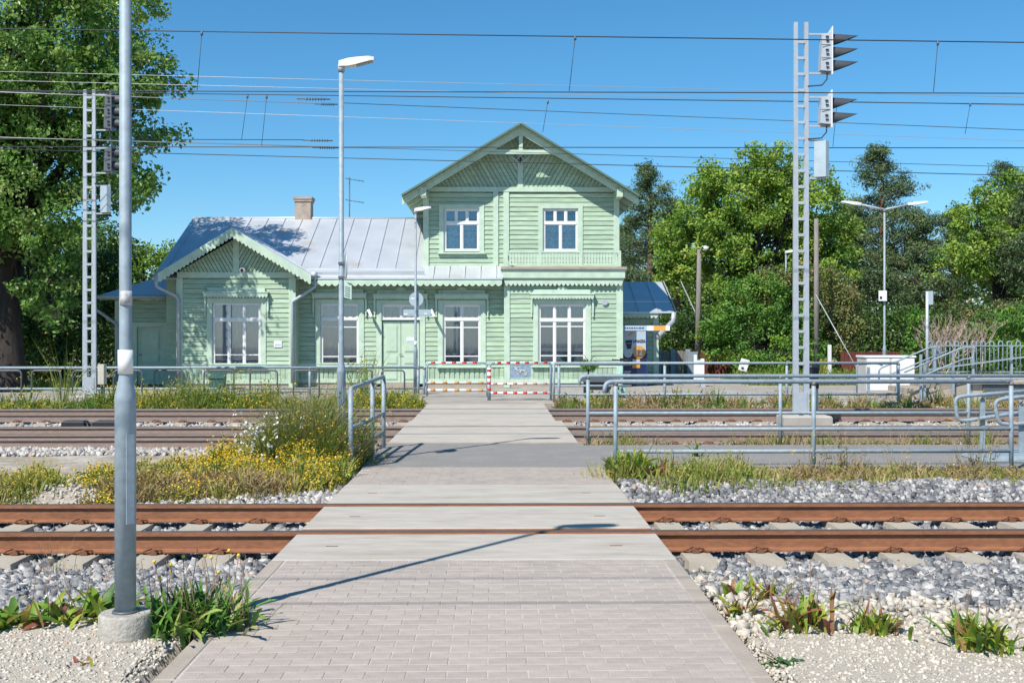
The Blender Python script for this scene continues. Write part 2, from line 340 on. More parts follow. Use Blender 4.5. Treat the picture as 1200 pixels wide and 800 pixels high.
# pavers laid in running bond
pw, pd, gap = 0.203, 0.118, 0.0028
rows = int((8.66 - 5.5) / pd)
pvs = []
me_p = None
y = 8.66 - rows * pd
def paver_mesh(wd):
    m = MB().bbox(-wd / 2, wd / 2, -pd / 2 + gap / 2, pd / 2 - gap / 2, -.06, 0, .004)
    me = bpy.data.meshes.new('paver'); me.from_pydata(m.v, [], m.f); me.materials.append(PAVER); me.update(); return me
full = paver_mesh(pw - gap)
cache = {}
far_p = MB()
for r in range(rows):
    x = PX0 + .12; off = (r % 2) * pw * .5
    first = True
    while x < PX1 - .13:
        wdt = pw
        if first and off: wdt = off
        first = False
        if x + wdt > PX1 - .12: wdt = PX1 - .12 - x
        if wdt > 0.03 and r >= 21:
            far_p.bbox(x + gap / 2, x + wdt - gap / 2, y + gap / 2, y + pd - gap / 2, -.06, random.uniform(-.001, .0015), .004)
        elif wdt > 0.03:
            if abs(wdt - pw) < .002: me = full
            else:
                k = round(wdt, 3); me = cache.get(k) or cache.setdefault(k, paver_mesh(wdt - gap))
            o = bpy.data.objects.new('paver', me); COL.objects.link(o); o.parent = path
            o.location = (x + wdt / 2, y + pd / 2, random.uniform(-.001, .0015)); o.rotation_euler = (R(random.uniform(-.3, .3)), R(random.uniform(-.2, .2)), R(random.uniform(-.5, .5)))
        x += wdt
    y += pd
far_p.build('paver_field', PAVER, path, kind='stuff')
# pavers beyond the first track, too small to single out
m = MB()
for r in range(13):
    yy = 13.02 + r * .13; x = PX0 + .12 - (r % 2) * .13
    while x < PX1 - .1:
        a0 = max(x, PX0 + .02); a1 = min(x + .26, PX1 - .02)
        if a1 - a0 > .03: m.box(a0 + .0015, a1 - .0015, yy + .0015, yy + .1285, -.06, random.uniform(-.002, 0))
        x += .26
m.build('paver_field', PAVER, path, kind='stuff')
# kerbs
for sx in (PX0, PX1 - .11):
    yy = 3.7
    while yy < 8.6:
        y1 = min(yy + 1.0, 8.68)
        o = MB().bbox(sx, sx + .11, yy + .004, y1 - .004, -.25, .002, .008).build('kerb_stone', CONCB, path); yy += 1.0
# concrete panels of the first crossing, with lifting slots
def panels(yr1, yr2, ya, yb, x0, x1, name='concrete_panel', m=PANEL, slots=True, edges=None):
    e1, e2, e3, e4 = edges or (yr1 - .045, yr1 + .105, yr2 - .105, yr2 + .045)
    for (p, q) in ((ya, e1), (e2, e3), (e4, yb)):
        b = MB().bbox(x0, x1, p, q, -.25, 0, .008).build(name, m, path)
        if slots:
            for sx in (x0 + .38, x1 - .40):
                yc = (p + q) / 2
                MB().box(sx - .05, sx + .05, yc - .012, yc + .012, -.001, .0012).build('lifting_slot', CLIP, b)
panels(9.94, 11.53, 8.70, 13.0, PX0 - .0, PX1 + .0, edges=(9.80, 10.12, 11.38, 11.60))
MB().box(PX0, PX1, 9.801, 10.119, -.2, -.012).build('rubber_strip', RUST, path)
MB().box(PX0, PX1, 11.381, 11.599, -.2, -.012).build('rubber_strip', RUSTH, path)
# thin joint across the near panel
MB().box(PX0 + .01, PX1 - .01, 9.44, 9.448, -.01, .0015).build('panel_joint', JOINT, path)
panels(19.55, 21.1, 18.1, 22.4, -1.66, 1.30, slots=False)
panels(24.45, 26.0, 22.42, 27.6, -1.62, 1.18, slots=False)
MB().box(-1.66, 1.30, 17.9, 18.09, -.25, -.002).build('concrete_panel', CONCB, path)
# asphalt walkway running to the right and across the path
MB().box(PX0 - .02, 40, 14.70, 17.6, -.25, -0.006).box(PX0 + .02, 1.36, 17.61, 17.89, -.25, -.010).build('asphalt_path', ASPH, kind='structure')
MB().box(PX1 + .05, 40, 14.45, 14.69, -.25, -.02).build('asphalt_edging', CONCB, kind='structure')
# plaza / platform in front of the station
MB().box(-40, 45, 28.15, 37.5, -.3, 0.0).build('platform', PLAZA, kind='structure')
plat = [o for o in COL.objects if o.name == 'platform'][0]
x = -24.0
while x < 12.0:
    if not (-1.7 < x + .5 < 1.3):
        MB().bbox(x + .005, x + .995, 27.98, 28.148, -.3, .012, .012).build('edge_stone', CONCB, plat)
    x += 1.0
MB().box(-1.62, 1.18, 27.61, 28.14, -.3, -.003).build('concrete_panel', CONCB, path)

# ------------------------------------------------------------------ RAILWAY TRACKS
def rail_profile(y, top):
    P = [(-.075, -.172), (.075, -.172), (.075, -.160), (.012, -.145), (.009, -.045), (.036, -.036), (.036, -.006), (.028, 0), (-.028, 0), (-.036, -.006), (-.036, -.036), (-.009, -.045), (-.012, -.145), (-.075, -.160)]
    return [(y + a, top + b) for a, b in P]
def track(label, yr1, yr2, side, head, spacing, x0, x1, sleepers_x, gaps, clips=True, top=0.004, off=0.0):
    yc = (yr1 + yr2) / 2
    t = thing('railway_track', label, 'railway track', (0, yc, -.2))
    for yr in (yr1, yr2):
        mis = [0] * 14
        for k in (6, 7, 8): mis[k] = 1
        MB().prismx(rail_profile(yr, top), x0, x1, 0, mis).build('rail', [side, head], t)
    sm = None; cm = {}
    n = 0
    x = sleepers_x[0] + off
    while x < sleepers_x[1]:
        if not (gaps[0] - .1 < x < gaps[1] + .1) :
            jx = x + random.uniform(-.012, .012)
            if sm is None:
                m = MB()
                m.poly([(-.15, -1.32, -.2), (.15, -1.32, -.2), (.15, 1.32, -.2), (-.15, 1.32, -.2), (-.12, -1.28, -.0), (.12, -1.28, -.0), (.12, 1.28, 0), (-.12, 1.28, 0)],
                       [(4, 5, 6, 7), (0, 1, 5, 4), (1, 2, 6, 5), (2, 3, 7, 6), (3, 0, 4, 7)])
                sm = bpy.data.meshes.new('sleeper'); sm.from_pydata(m.v, [], m.f); sm.materials.append(SLEEP); sm.update()
                c = MB()
                for s in (-1, 1):
                    c.tube([(-.10, s * .085, .012), (-.06, s * .12, .035), (-.02, s * .075, .045), (.02, s * .115, .04), (.07, s * .08, .03), (.10, s * .11, .008)], .009, 5)
                    c.box(-.03, .03, s * .10 - .02, s * .10 + .02, 0, .03)
                cmsh = bpy.data.meshes.new('rail_clip'); cmsh.from_pydata(c.v, [], c.f); cmsh.materials.append(CLIP); cmsh.update()
            s = bpy.data.objects.new('sleeper', sm); COL.objects.link(s); s.parent = t; s.location = (jx, 0, top - .178 + .2 + random.uniform(-.006, 0.0)); s.rotation_euler.z = R(random.uniform(-.6, .6))
            if clips:
                for yr in (yr1, yr2):
                    k = bpy.data.objects.new('rail_clip', cmsh); COL.objects.link(k); k.parent = s; k.location = (0, yr - yc, .004); k['kind'] = 'stuff'
            n += 1
        x += spacing
    return t
track('near railway track with rusty orange rails across the foreground', 9.94, 11.53, RUST, RUSTH, .575, -30, 30, (-8.2, 9.5), (PX0, PX1), off=.12)
track('middle railway track with dusty rails and grey heads, behind the flower bank', 19.55, 21.1, DUST, SHINE, .575, -60, 60, (-12.5, 13.5), (-1.66, 1.3))
track('farthest railway track, beside the station platform edge', 24.45, 26.0, DUST, SHINE, .575, -60, 60, (-14, 15), (-1.62, 1.18))
# extra switch rail on the left of the middle track + black point machines
m = MB().prismx(rail_profile(18.75, .002), -40, -1.9)
o = m.build('guard_rail', [DUST]); tag(o, 'extra dusty rail lying just in front of the middle track on the left', 'rail')
for k, (u, g) in enumerate(((88, 'left'), (126, 'right'))):
    p = W(u, 495, 23.0); t = thing('axle_counter', 'black box on the far ballast, %s one of the pair behind the tall lamp post' % g, 'track device', (p.x, 23.0, -.2))
    MB().bbox(p.x - .22, p.x + .22, 22.85, 23.15, -.22, -.03, .03).build('housing', DARK, t)
    MB().box(p.x - .28, p.x + .28, 23.16, 23.4, -.16, -.09).build('mounting_plate', DSTEEL, t)
    MB().tube([(p.x + .2, 22.95, -.1), (p.x + .3, 22.8, -.05), (p.x + .38, 22.7, -.18)], .02, 6).build('cable', DARK, t)

# ------------------------------------------------------------------ STONES
ICO_V = np.array([(0, -.53, .85), (0, .53, .85), (0, .53, -.85), (0, -.53, -.85), (.85, 0, .53), (.85, 0, -.53), (-.85, 0, -.53), (-.85, 0, .53), (.53, .85, 0), (-.53, .85, 0), (-.53, -.85, 0), (.53, -.85, 0)])
ICO_F = np.array([(0, 4, 1), (0, 1, 7), (0, 7, 10), (0, 10, 11), (0, 11, 4), (1, 4, 8), (1, 8, 9), (1, 9, 7), (4, 11, 5), (4, 5, 8), (8, 5, 2), (8, 2, 9), (9, 2, 6), (9, 6, 7), (7, 6, 10), (10, 6, 3), (10, 3, 11), (11, 3, 5), (5, 3, 2), (2, 3, 6)])
CUB_V = np.array([(-.8, -.7, -.6), (.8, -.75, -.6), (.75, .8, -.6), (-.8, .7, -.55), (-.6, -.6, .65), (.65, -.5, .6), (.6, .6, .65), (-.65, .55, .6)])
CUB_F = np.array([(0, 3, 2), (0, 2, 1), (4, 5, 6), (4, 6, 7), (0, 1, 5), (0, 5, 4), (1, 2, 6), (1, 6, 5), (2, 3, 7), (2, 7, 6), (3, 0, 4), (3, 4, 7)])
OCT_V = np.array([(1, 0, 0), (0, 1, 0), (-1, 0, 0), (0, -1, 0), (0, 0, 1.), (0, 0, -1)])
OCT_F = np.array([(0, 1, 4), (1, 2, 4), (2, 3, 4), (3, 0, 4), (1, 0, 5), (2, 1, 5), (3, 2, 5), (0, 3, 5)])
def rocks(name, P, rad, m, tint, bv=ICO_V, bf=ICO_F, jag=.28, **t):
    n = len(P); k = len(bv)
    S = rng.uniform(.6, 1.25, (n, 1, 3)) * rad.reshape(n, 1, 1)
    v = bv[None] * (1 + rng.uniform(-jag, jag, (n, k, 1))) * S
    a, b, c = rng.uniform(0, 6.28, (3, n)); 
    ca, sa, cb, sb, cc, sc = np.cos(a), np.sin(a), np.cos(b), np.sin(b), np.cos(c), np.sin(c)
    M = np.empty((n, 3, 3))
    M[:, 0, 0] = ca * cb; M[:, 0, 1] = ca * sb * sc - sa * cc; M[:, 0, 2] = ca * sb * cc + sa * sc
    M[:, 1, 0] = sa * cb; M[:, 1, 1] = sa * sb * sc + ca * cc; M[:, 1, 2] = sa * sb * cc - ca * sc
    M[:, 2, 0] = -sb; M[:, 2, 1] = cb * sc; M[:, 2, 2] = cb * cc
    v = np.einsum('nij,nkj->nki', M, v) + P[:, None, :]
    f = bf[None] + (np.arange(n) * k)[:, None, None]
    return big_mesh(name, v.reshape(-1, 3), f.reshape(-1, 3), m, tint=np.repeat(tint, k), kind='stuff', **t)
def scatter(n, x0, x1, y0, y1, keep=None):
    x = rng.uniform(x0, x1, n); y = rng.uniform(y0, y1, n)
    k = ((x + 1.7) * F / y + 580 > -40) & (((x - 1.7) * F / y) + 580 < 1240)
    if keep is not None: k &= keep(x, y)
    return x[k], y[k]
def ballast(name, n, x0, x1, y0, y1, r0, r1, m, lift=.0, keep=None, tl=(0, 1), oct_=False, hf=height, zr=.035, **t):
    x, y = scatter(n, x0, x1, y0, y1, keep)
    r = rng.uniform(r0, r1, len(x)) * rng.choice([.75, 1, 1, 1.25], len(x))
    z = hf(x, y) + lift + rng.uniform(-.01, zr, len(x))
    ti = rng.beta(2, 2, len(x)) * (tl[1] - tl[0]) + tl[0]
    ti = np.where(rng.random(len(x)) < .015, 1.0, ti)
    return rocks(name, np.stack([x, y, z], 1), r, m, ti, *((OCT_V * 1.1, OCT_F) if oct_ else (CUB_V * 1.05, CUB_F)), jag=.38, **t)
edgeL = PX0 - .06; edgeR = PX1 + .06
def n_edge(x, y): return 7.75 + .22 * np.sin(x * 1.9) + .12 * np.sin(x * 5.1 + 1) 
def shoulder(x, y): return y > np.where(x > 0, n_edge(x, y) - (.25 * (x > 3)), 7.15 + .1 * np.sin(x * 4)) + rng.uniform(-.12, .12, np.shape(x))
ballast('track_ballast', 25000, -8.0, edgeL, 7.0, 9.7, .021, .044, ROCK, -.005, shoulder, (.05, .9), label='grey broken stone ballast in front of the near track on the left')
ballast('track_ballast', 25000, edgeR, 8.8, 7.2, 9.7, .021, .044, ROCK, -.005, lambda x, y: shoulder(x, y) & (rng.random(len(x)) < np.clip((x - 1.5) / .9 + .1, 0, 1)), (.05, .9), label='grey broken stone ballast in front of the near track on the right')
ballast('track_ballast', 8500, -8.2, edgeL, 9.7, 11.9, .024, .040, ROCK, -.005, None, (.1, .9), label='grey stones between the near rails on the left')
ballast('track_ballast', 8500, edgeR, 9.2, 9.7, 11.9, .024, .040, ROCK, -.005, None, (.1, .9), label='grey stones between the near rails on the right')
ballast('track_ballast', 5500, -4.2, edgeL, 11.8, 12.9, .026, .042, ROCK, -.0, lambda x, y: y < 12.5 + (x + 4.2) * .16, (.25, 1), label='pale grey stones between the flower bank and the near track')
ballast('track_ballast', 14500, edgeR, 10, 11.8, 13.4, .026, .042, ROCK, 0.0, None, (0.0, .88), label='mixed grey stones behind the near track on the right')
# pale coarse stones by the right kerb and pale fine gravel at the front
ballast('pale_stones', 8500, edgeR, 8.0, 6.75, 9.2, .016, .034, ROCKW, .0, lambda x, y: (~shoulder(x, y)) | ((x < 2.6) & (rng.random(len(x)) < np.clip(1 - (x - 1.5) / 1.1, 0, 1))), (0, .95), label='pale coarse stones beside the right kerb of the path')
ballast('fine_gravel', 26000, edgeR, 7.2, 5.0, 7.3, .007, .015, ROCKW, .008, None, (0.1, .95), oct_=True, zr=.006, label='fine cream gravel in the bottom right corner')
ballast('fine_gravel', 16000, -6.0, edgeL, 5.0, 7.0, .007, .015, ROCKW, .008, None, (0.1, .95), oct_=True, zr=.006, label='fine cream gravel around the foot of the tall lamp post')
ballast('pale_stones', 2600, -7, -3.4, 12.2, 14.2, .012, .026, ROCKW, .0, None, (0, .9), oct_=True, label='pale gravel behind the near track at the left edge')
# far ballast
ballast('track_ballast', 17000, -11.5, -1.75, 16.6, 19.6, .032, .05, ROCKD, .0, None, (0.0, 1), oct_=True, label='grey ballast slope in front of the middle track on the left')
ballast('track_ballast', 12000, -16, -1.75, 19.5, 24.6, .035, .055, ROCKD, .02, None, (0.1, 1), oct_=True, label='dusty ballast between the middle and far tracks on the left')
ballast('track_ballast', 13000, 1.4, 16, 18.6, 24.6, .035, .055, ROCKD, .02, None, (0.1, 1), oct_=True, label='dusty ballast between the middle and far tracks on the right')
ballast('track_ballast', 6000, -18, -1.75, 24.5, 27.9, .035, .055, ROCKD, .02, None, (0.1, 1), oct_=True, label='dusty ballast under the far track on the left')
ballast('track_ballast', 6500, 1.3, 18, 24.5, 27.9, .035, .055, ROCKD, .02, None, (0.1, 1), oct_=True, label='dusty ballast under the far track on the right')

# ------------------------------------------------------------------ STATION HOUSE
HX = XU(480, 36.6)
house = thing('station_house', 'pale green wooden station house with two storey gabled tower and metal roofs', 'station building', (0, 36.6, 0))
def subtract(ivs, a, b):
    out = []
    for p, q in ivs:
        if b <= p or a >= q: out.append((p, q)); continue
        if a > p + .02: out.append((p, a))
        if b < q - .02: out.append((b, q))
    return out
def siding(x0, x1, z0, z1, Y, holes=(), step=.148, ext=None, par=None, name='siding_board'):
    """lapped horizontal boards on a wall facing the camera, plus the backing wall with real openings"""
    zs = sorted({z0, z1, *[h[2] for h in holes], *[h[3] for h in holes]})
    zs = [z for z in zs if z0 <= z <= z1]
    wallm = MB()
    for a, b in zip(zs[:-1], zs[1:]):
        iv = [(x0, x1)]
        for h in holes:
            if h[2] < b - 1e-4 and h[3] > a + 1e-4: iv = subtract(iv, h[0], h[1])
        for p, q in iv: wallm.box(p, q, Y, Y + .16, a, b)
    wl = wallm.build('wall', GREEN, par or house)
    z = z0
    while z < z1 - .02:
        zt = min(z + step, z1)
        iv = [(x0, x1)]
        if ext: iv = [ext(z + step * .5)]
        for h in holes:
            if h[2] < z + step * .55 and h[3] > z + step * .35: iv = subtract(iv, h[0], h[1])
        for p, q in iv:
            if q - p < .03: continue
            m = MB(); t0 = .044 + random.uniform(-.004, .004); dz = random.uniform(-.002, .002)
            m.poly([(p, Y - t0, z + dz), (q, Y - t0, z + dz), (q, Y - .002, z + dz), (p, Y - .002, z + dz), (p, Y - .026, zt - .016), (q, Y - .026, zt - .016), (q, Y - .002, zt - .016), (p, Y - .002, zt - .016)],
                   [(0, 1, 5, 4), (3, 2, 1, 0), (1, 2, 6, 5), (3, 0, 4, 7), (4, 5, 6, 7)])
            m.build(name, GREEN, wl)
        z = zt
    return wl
def clip_poly(poly, a, b, c):   # keep a*x+b*z<=c
    out = []
    for i in range(len(poly)):
        p = poly[i]; q = poly[(i + 1) % len(poly)]
        dp = a * p[0] + b * p[1] - c; dq = a * q[0] + b * q[1] - c
        if dp <= 0: out.append(p)
        if dp * dq < 0:
            t = dp / (dp - dq); out.append((p[0] + (q[0] - p[0]) * t, p[1] + (q[1] - p[1]) * t))
    return out
def gable_boards(xl, xr, xa, z0, za, Y, step, par):
    """slanting boards meeting in the middle; each clipped to its half of the gable"""
    bk = MB().prism([(xl, z0), (xr, z0), (xa, za)], Y, Y + .12).build('gable_wall', GREEN, par)
    for half in (-1, 1):
        tri = [(xl, z0), (xa - .03, z0), (xa - .03, za)] if half < 0 else [(xa + .03, z0), (xr, z0), (xa + .03, za)]
        # boards run down towards the centre line
        ang = R(60); dx, dz = (math.cos(ang), -math.sin(ang)) if half < 0 else (-math.cos(ang), -math.sin(ang))
        nxn, nzn = -dz, dx
        cs = [nxn * p[0] + nzn * p[1] for p in tri]
        c = math.floor(min(cs) / step) * step
        while c < max(cs):
            pl = clip_poly(tri, -nxn, -nzn, -(c + .012)); 
            if pl: pl = clip_poly(pl, nxn, nzn, c + step - .012)
            if pl and len(pl) >= 3:
                area = abs(sum(pl[i][0] * pl[(i + 1) % len(pl)][1] - pl[(i + 1) % len(pl)][0] * pl[i][1] for i in range(len(pl)))) / 2
                if area > .003: MB().prism(pl, Y - .034 - random.uniform(0, .006), Y - .002).build('gable_board', GREEN, bk)
            c += step
def fringe(name, a, b, Y, dep, pitch, m=TRIM, th=.022, solid=.5, par=None):
    """board from a to b (x,z) in the plane Y with a scalloped lower edge"""
    a = Vector((a[0], 0, a[1])); b = Vector((b[0], 0, b[1])); d = b - a; Ln = d.length; d.normalize()
    dn = Vector((0, 0, -1)); n = max(1, round(Ln / pitch)); mb = MB(); pts = []
    for i in range(n):
        for k in range(4):
            t = (i + k / 4) / n; s = math.sin(math.pi * k / 4); pts.append((t, dep * (solid + (1 - solid) * s)))
    pts.append((1, dep * solid))
    P = []
    for t, q in pts:
        base = a + d * (Ln * t); lo = base + dn * q
        P.append(((base.x, Y, base.z), (lo.x, Y, lo.z), (base.x, Y + th, base.z), (lo.x, Y + th, lo.z)))
    v = [x for p in P for x in p]; f = []
    for i in range(len(P) - 1):
        o = i * 4; e = o + 4
        f += [(o + 1, e + 1, e, o), (o + 2, e + 2, e + 3, o + 3), (o + 3, e + 3, e + 1, o + 1), (o, e, e + 2, o + 2)]
    mb.poly(v, f); return mb.build(name, m, par or house)
def window(x0, x1, z0, z1, Y, cols, ztr, lower=(), header=True, curtain='plain', sill=True, cw=.17, tcols=None, par=None, name='window'):
    """white timber window set in its opening; ztr = transom height; lower = extra glazing bar heights"""
    par = par or house
    t = .042; yf = Y + .0
    fr = MB()
    fr.box(x0, x0 + t, yf, yf + .07, z0, z1); fr.box(x1 - t, x1, yf, yf + .07, z0, z1)
    fr.box(x0 + t, x1 - t, yf, yf + .07, z0, z0 + t); fr.box(x0 + t, x1 - t, yf, yf + .07, z1 - t, z1)
    w = fr.build(name, WHITE, par)
    panes = []
    if ztr:
        MB().box(x0 + t + .001, x1 - t - .001, yf - .012, yf + .06, ztr - .04, ztr + .04).build('transom', WHITE, w)
        bands = [(z0 + t, ztr - .04, cols), (ztr + .04, z1 - t, tcols or cols)]
    else: bands = [(z0 + t, z1 - t, cols)]
    for bi, (za, zb, nc) in enumerate(bands):
        cwid = (x1 - x0 - 2 * t) / nc
        for c in range(nc):
            a = x0 + t + c * cwid; b = a + cwid
            if c: MB().box(a - .024, a + .024, yf - .004, yf + .055, za, zb).build('mullion', WHITE, w)
            sa = a + (.024 if c else 0) + .001; sb = b - (.024 if c < nc - 1 else 0) - .001
            s = MB(); q = .026
            s.box(sa, sa + q, yf + .006, yf + .05, za, zb); s.box(sb - q, sb, yf + .006, yf + .05, za, zb)
            s.box(sa + q, sb - q, yf + .006, yf + .05, za, za + q); s.box(sa + q, sb - q, yf + .006, yf + .05, zb - q, zb)
            zz = [za + q] + ([l for l in lower if za < l < zb] if bi == 0 else []) + [zb - q]
            for l in zz[1:-1]: s.box(sa + q, sb - q, yf + .010, yf + .04, l - .016, l + .016)
            s.build('sash', WHITE, w)
            for p, r_ in zip(zz[:-1], zz[1:]):
                e0 = .016 if p != zz[0] else 0; e1 = .016 if r_ != zz[-1] else 0
                MB().box(sa + q, sb - q, yf + .022, yf + .026, p + e0, r_ - e1).build('pane', GLASS, w)
    # curtain: wavy cloth a hand's breadth behind the glass
    n = 90; V = []; Fc = []; rr = random.random() * 9
    zt_ = (ztr - .05) if (curtain == 'lace' and ztr) else z1 + .04
    for i in range(n + 1):
        tt = i / n; xx = x0 - .04 + (x1 - x0 + .08) * tt
        yy = Y + .20 + .022 * math.sin(tt * 55 + rr) + .012 * math.sin(tt * 23 + rr)
        V += [(xx, yy, z0 - .04), (xx, yy, zt_)]
        if i: k = 2 * i; Fc.append((k - 2, k, k + 1, k - 1))
    MB().poly(V, Fc, 0, True).build('curtain', CURT if curtain == 'plain' else LACE, w)
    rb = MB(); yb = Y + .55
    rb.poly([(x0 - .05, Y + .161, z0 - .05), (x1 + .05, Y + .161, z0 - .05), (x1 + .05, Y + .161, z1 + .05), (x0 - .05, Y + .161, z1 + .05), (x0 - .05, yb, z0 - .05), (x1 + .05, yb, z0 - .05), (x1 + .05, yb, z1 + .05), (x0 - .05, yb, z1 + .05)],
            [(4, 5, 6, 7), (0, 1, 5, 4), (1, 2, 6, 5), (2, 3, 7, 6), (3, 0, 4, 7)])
    rb.build('dark_room_box', INNER, w)  # shallow dark box standing in for the unlit room
    # reveal + casing
    rv = MB(); rv.box(x0 - .02, x0, Y - .045, Y + .158, z0, z1); rv.box(x1, x1 + .02, Y - .045, Y + .158, z0, z1); rv.box(x0 - .02, x1 + .02, Y - .045, Y + .158, z1, z1 + .02); rv.box(x0 - .02, x1 + .02, Y - .045, Y + .158, z0 - .02, z0)
    rv.build('reveal', TRIM, w)
    cs = MB(); cs.box(x0 - cw, x0 - .02, Y - .06, Y - .036, z0 - .05, z1 + .14); cs.box(x1 + .02, x1 + cw, Y - .06, Y - .036, z0 - .05, z1 + .14)
    cs.box(x0 - .02, x1 + .02, Y - .06, Y - .036, z1 + .02, z1 + .14)
    cs.build('casing', TRIM, w)
    if sill: MB().box(x0 - cw - .04, x1 + cw + .04, Y - .14, Y - .037, z0 - .10, z0 - .052).build('sill', TRIM, w)
    if header: hood(x0 - cw - .10, x1 + cw + .10, z1 + .16, Y, w)
    return w
def hood(a, b, z, Y, par):
    MB().box(a, b, Y - .22, Y - .036, z + .14, z + .175).build('hood_shelf', TRIM, par)
    MB().box(a + .12, b - .12, Y - .10, Y - .04, z + .178, z + .30).build('hood_board', TRIM, par)
    MB().box(a + .05, b - .05, Y - .16, Y - .06, z + .02, z + .139).build('hood_moulding', TRIM, par)
    c = (a + b) / 2
    MB().prism([(c + .16 * math.cos(t), z + .30 + .10 * math.sin(t)) for t in [math.pi * k / 8 for k in range(9)]], Y - .09, Y - .05).build('hood_crest', TRIM, par)
    fringe('hood_fringe', (a + .02, z + .135), (b - .02, z + .135), Y - .20, .15, .10, par=par, solid=.55)
    for s in (a + .02, b - .07):
        m = MB(); m.prism([(s, z + .0), (s + .06, z + .0), (s + .06, z - .40), (s + .045, z - .46), (s + .06, z - .52), (s + .03, z - .58), (s, z - .52), (s + .015, z - .46), (s, z - .40)][::-1], Y - .10, Y - .065)
        m.build('hood_drop', TRIM, par)
def skirt(x0, x1, Y, z0=.16, z1=.62, pitch=.148, holes=(), slit=True):
    """vertical planks below the sill line with a slotted top and a bottom board"""
    g = MB().box(x0, x1, Y - .05, Y - .02, z1, z1 + .10).build('sill_board', TRIM, house)
    MB().box(x0, x1, Y - .075, Y - .02, z1 + .10, z1 + .125).build('ledge', TRIM, g)
    MB().box(x0, x1, Y - .010, Y + .16, .1, z1 + .0).build('wall', GREEN, house)
    n = max(1, int((x1 - x0) / pitch))
    for i in range(n):
        a = x0 + (x1 - x0) * i / n; b = x0 + (x1 - x0) * (i + 1) / n
        zt = z1 - (.0 if not slit else .02)
        g_ = .022 if slit else .006
        MB().prism([(a + g_, z0), (b - g_, z0), (b - g_, zt - .03), ((a + b) / 2, zt), (a + g_, zt - .03)], Y - .036, Y - .011).build('skirt_plank', GREEN, g)
    MB().box(x0, x1, Y - .055, Y - .012, z0 - .03, z0 + .09).build('base_board', TRIM, house)
    MB().box(x0, x1, Y - .02, Y + .16, 0, .129).build('plinth', CONCB, house)
YL, YW, YB, Y2 = 35.9, 36.6, 36.25, 36.9
def rect(u0, v0, u1, v1, Y): return XU(u0, Y), XU(u1, Y), ZV(v1, Y), ZV(v0, Y)
# --- wing
wx0, wx1 = XU(346, YW), XU(591, YW); wtop = ZV(327, YW)
w2 = rect(376, 356, 420.5, 427.5, YW); dr = rect(447.5, 357, 492, 452.5, YW); w3 = rect(519.5, 357, 563, 427, YW)
siding(wx0, wx1, .70, wtop, YW, [w2, dr, w3])
def muntins(z0, z1): h = z1 - z0; return (z0 + h * .15, z0 + h * .60)
for r_ in (w2, w3):
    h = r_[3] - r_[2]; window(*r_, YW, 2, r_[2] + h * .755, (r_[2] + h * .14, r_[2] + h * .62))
skirt(wx0, dr[0] - .17, YW); skirt(dr[1] + .17, wx1, YW)
# door
dd = thing_door = MB().box(dr[0], dr[1], YW + .06, YW + .10, .12, dr[2] + (dr[3] - dr[2]) * .80).build('door', DOORG, house)
zt = dr[2] + (dr[3] - dr[2]) * .80; mid = (dr[0] + dr[1]) / 2
for a, b in ((dr[0] + .03, mid - .01), (mid + .01, dr[1] - .03)):
    MB().box(a, b, YW + .025, YW + .058, .13, zt - .01).build('door_leaf', DOORG, dd)
    for (p, q) in ((.22, .62), (.72, .98), (1.10, zt - .14)):
        MB().box(a + .10, b - .10, YW + .010, YW + .0245, p, q).build('door_panel', DOORG, dd)
        MB().box(a + .13, b - .13, YW + .000, YW + .0095, p + .03, q - .03).build('door_panel', DOORG, dd)
MB().tube([(mid - .06, YW - .02, 1.02), (mid + .06, YW - .02, 1.02)], .012, 6).build('handle', DSTEEL, dd)
MB().box(mid + .18, mid + .42, YW - .006, YW - .0005, 1.38, 1.56).build('notice', WHITE, dd); MB().box(mid + .19, mid + .41, YW - .010, YW - .007, 1.40, 1.46).build('notice_print', POST, dd)
window(dr[0], dr[1], zt + .05, dr[3], YW, 2, None, sill=False, header=True, curtain='plain', name='transom_window')
for a, b in ((dr[0] - .17, dr[0] - .003), (dr[1] + .003, dr[1] + .17)): MB().box(a, b, YW - .06, YW - .036, .1, zt - .002).build('door_casing', TRIM, dd)
MB().box(dr[0] - .0, dr[1], YW - .25, YW + .055, 0, .12).build('doorstep', CONCB, dd)
# --- left gabled bay
bx0, bx1 = XU(208, YL), XU(346, YL); bz = ZV(321, YL)
w1 = rect(249.3, 354.8, 305.5, 428, YL); h = w1[3] - w1[2]
siding(bx0, bx1, .70, bz - .13, YL, [w1])
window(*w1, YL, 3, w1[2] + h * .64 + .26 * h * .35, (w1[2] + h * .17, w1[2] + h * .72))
skirt(bx0, bx1, YL, slit=False)
MB().box(bx0 - .0, bx1, YL - .055, YL - .003, bz - .13, bz + .05).build('belt_board', TRIM, house)
for a, b in ((bx0 - .02, bx0 + .17), (bx1 - .19, bx1 + .02)): MB().box(a, b, YL - .062, YL + .02, .0, bz - .133).build('corner_board', TRIM, house)
MB().box(bx1 - .16, bx1, YL + .021, YW - .001, 0, bz + .02).build('side_wall', GREEN, house); MB().box(bx0, bx0 + .16, YL + .021, YW + .8, 0, bz).build('side_wall', GREEN, house)
YR = 35.3
gl, gr_, ga = XU(182, YR), XU(364.5, YR), XU(272, YR); gz0, gza = ZV(322, YR), ZV(267, YR)
sl_ = (gza - gz0) / (ga - gl)
xa_ = (bx0 + bx1) / 2 * 0 + ga
gable_boards(bx0 + .02, bx1 - .02, ga, bz + .05, bz + .05 + (ga - bx0) * sl_ * .93, YL, .105, house)
MB().box(ga - .09, ga + .09, YL - .05, YL - .003, bz + .051, gza - .18).build('gable_post', TRIM, house)
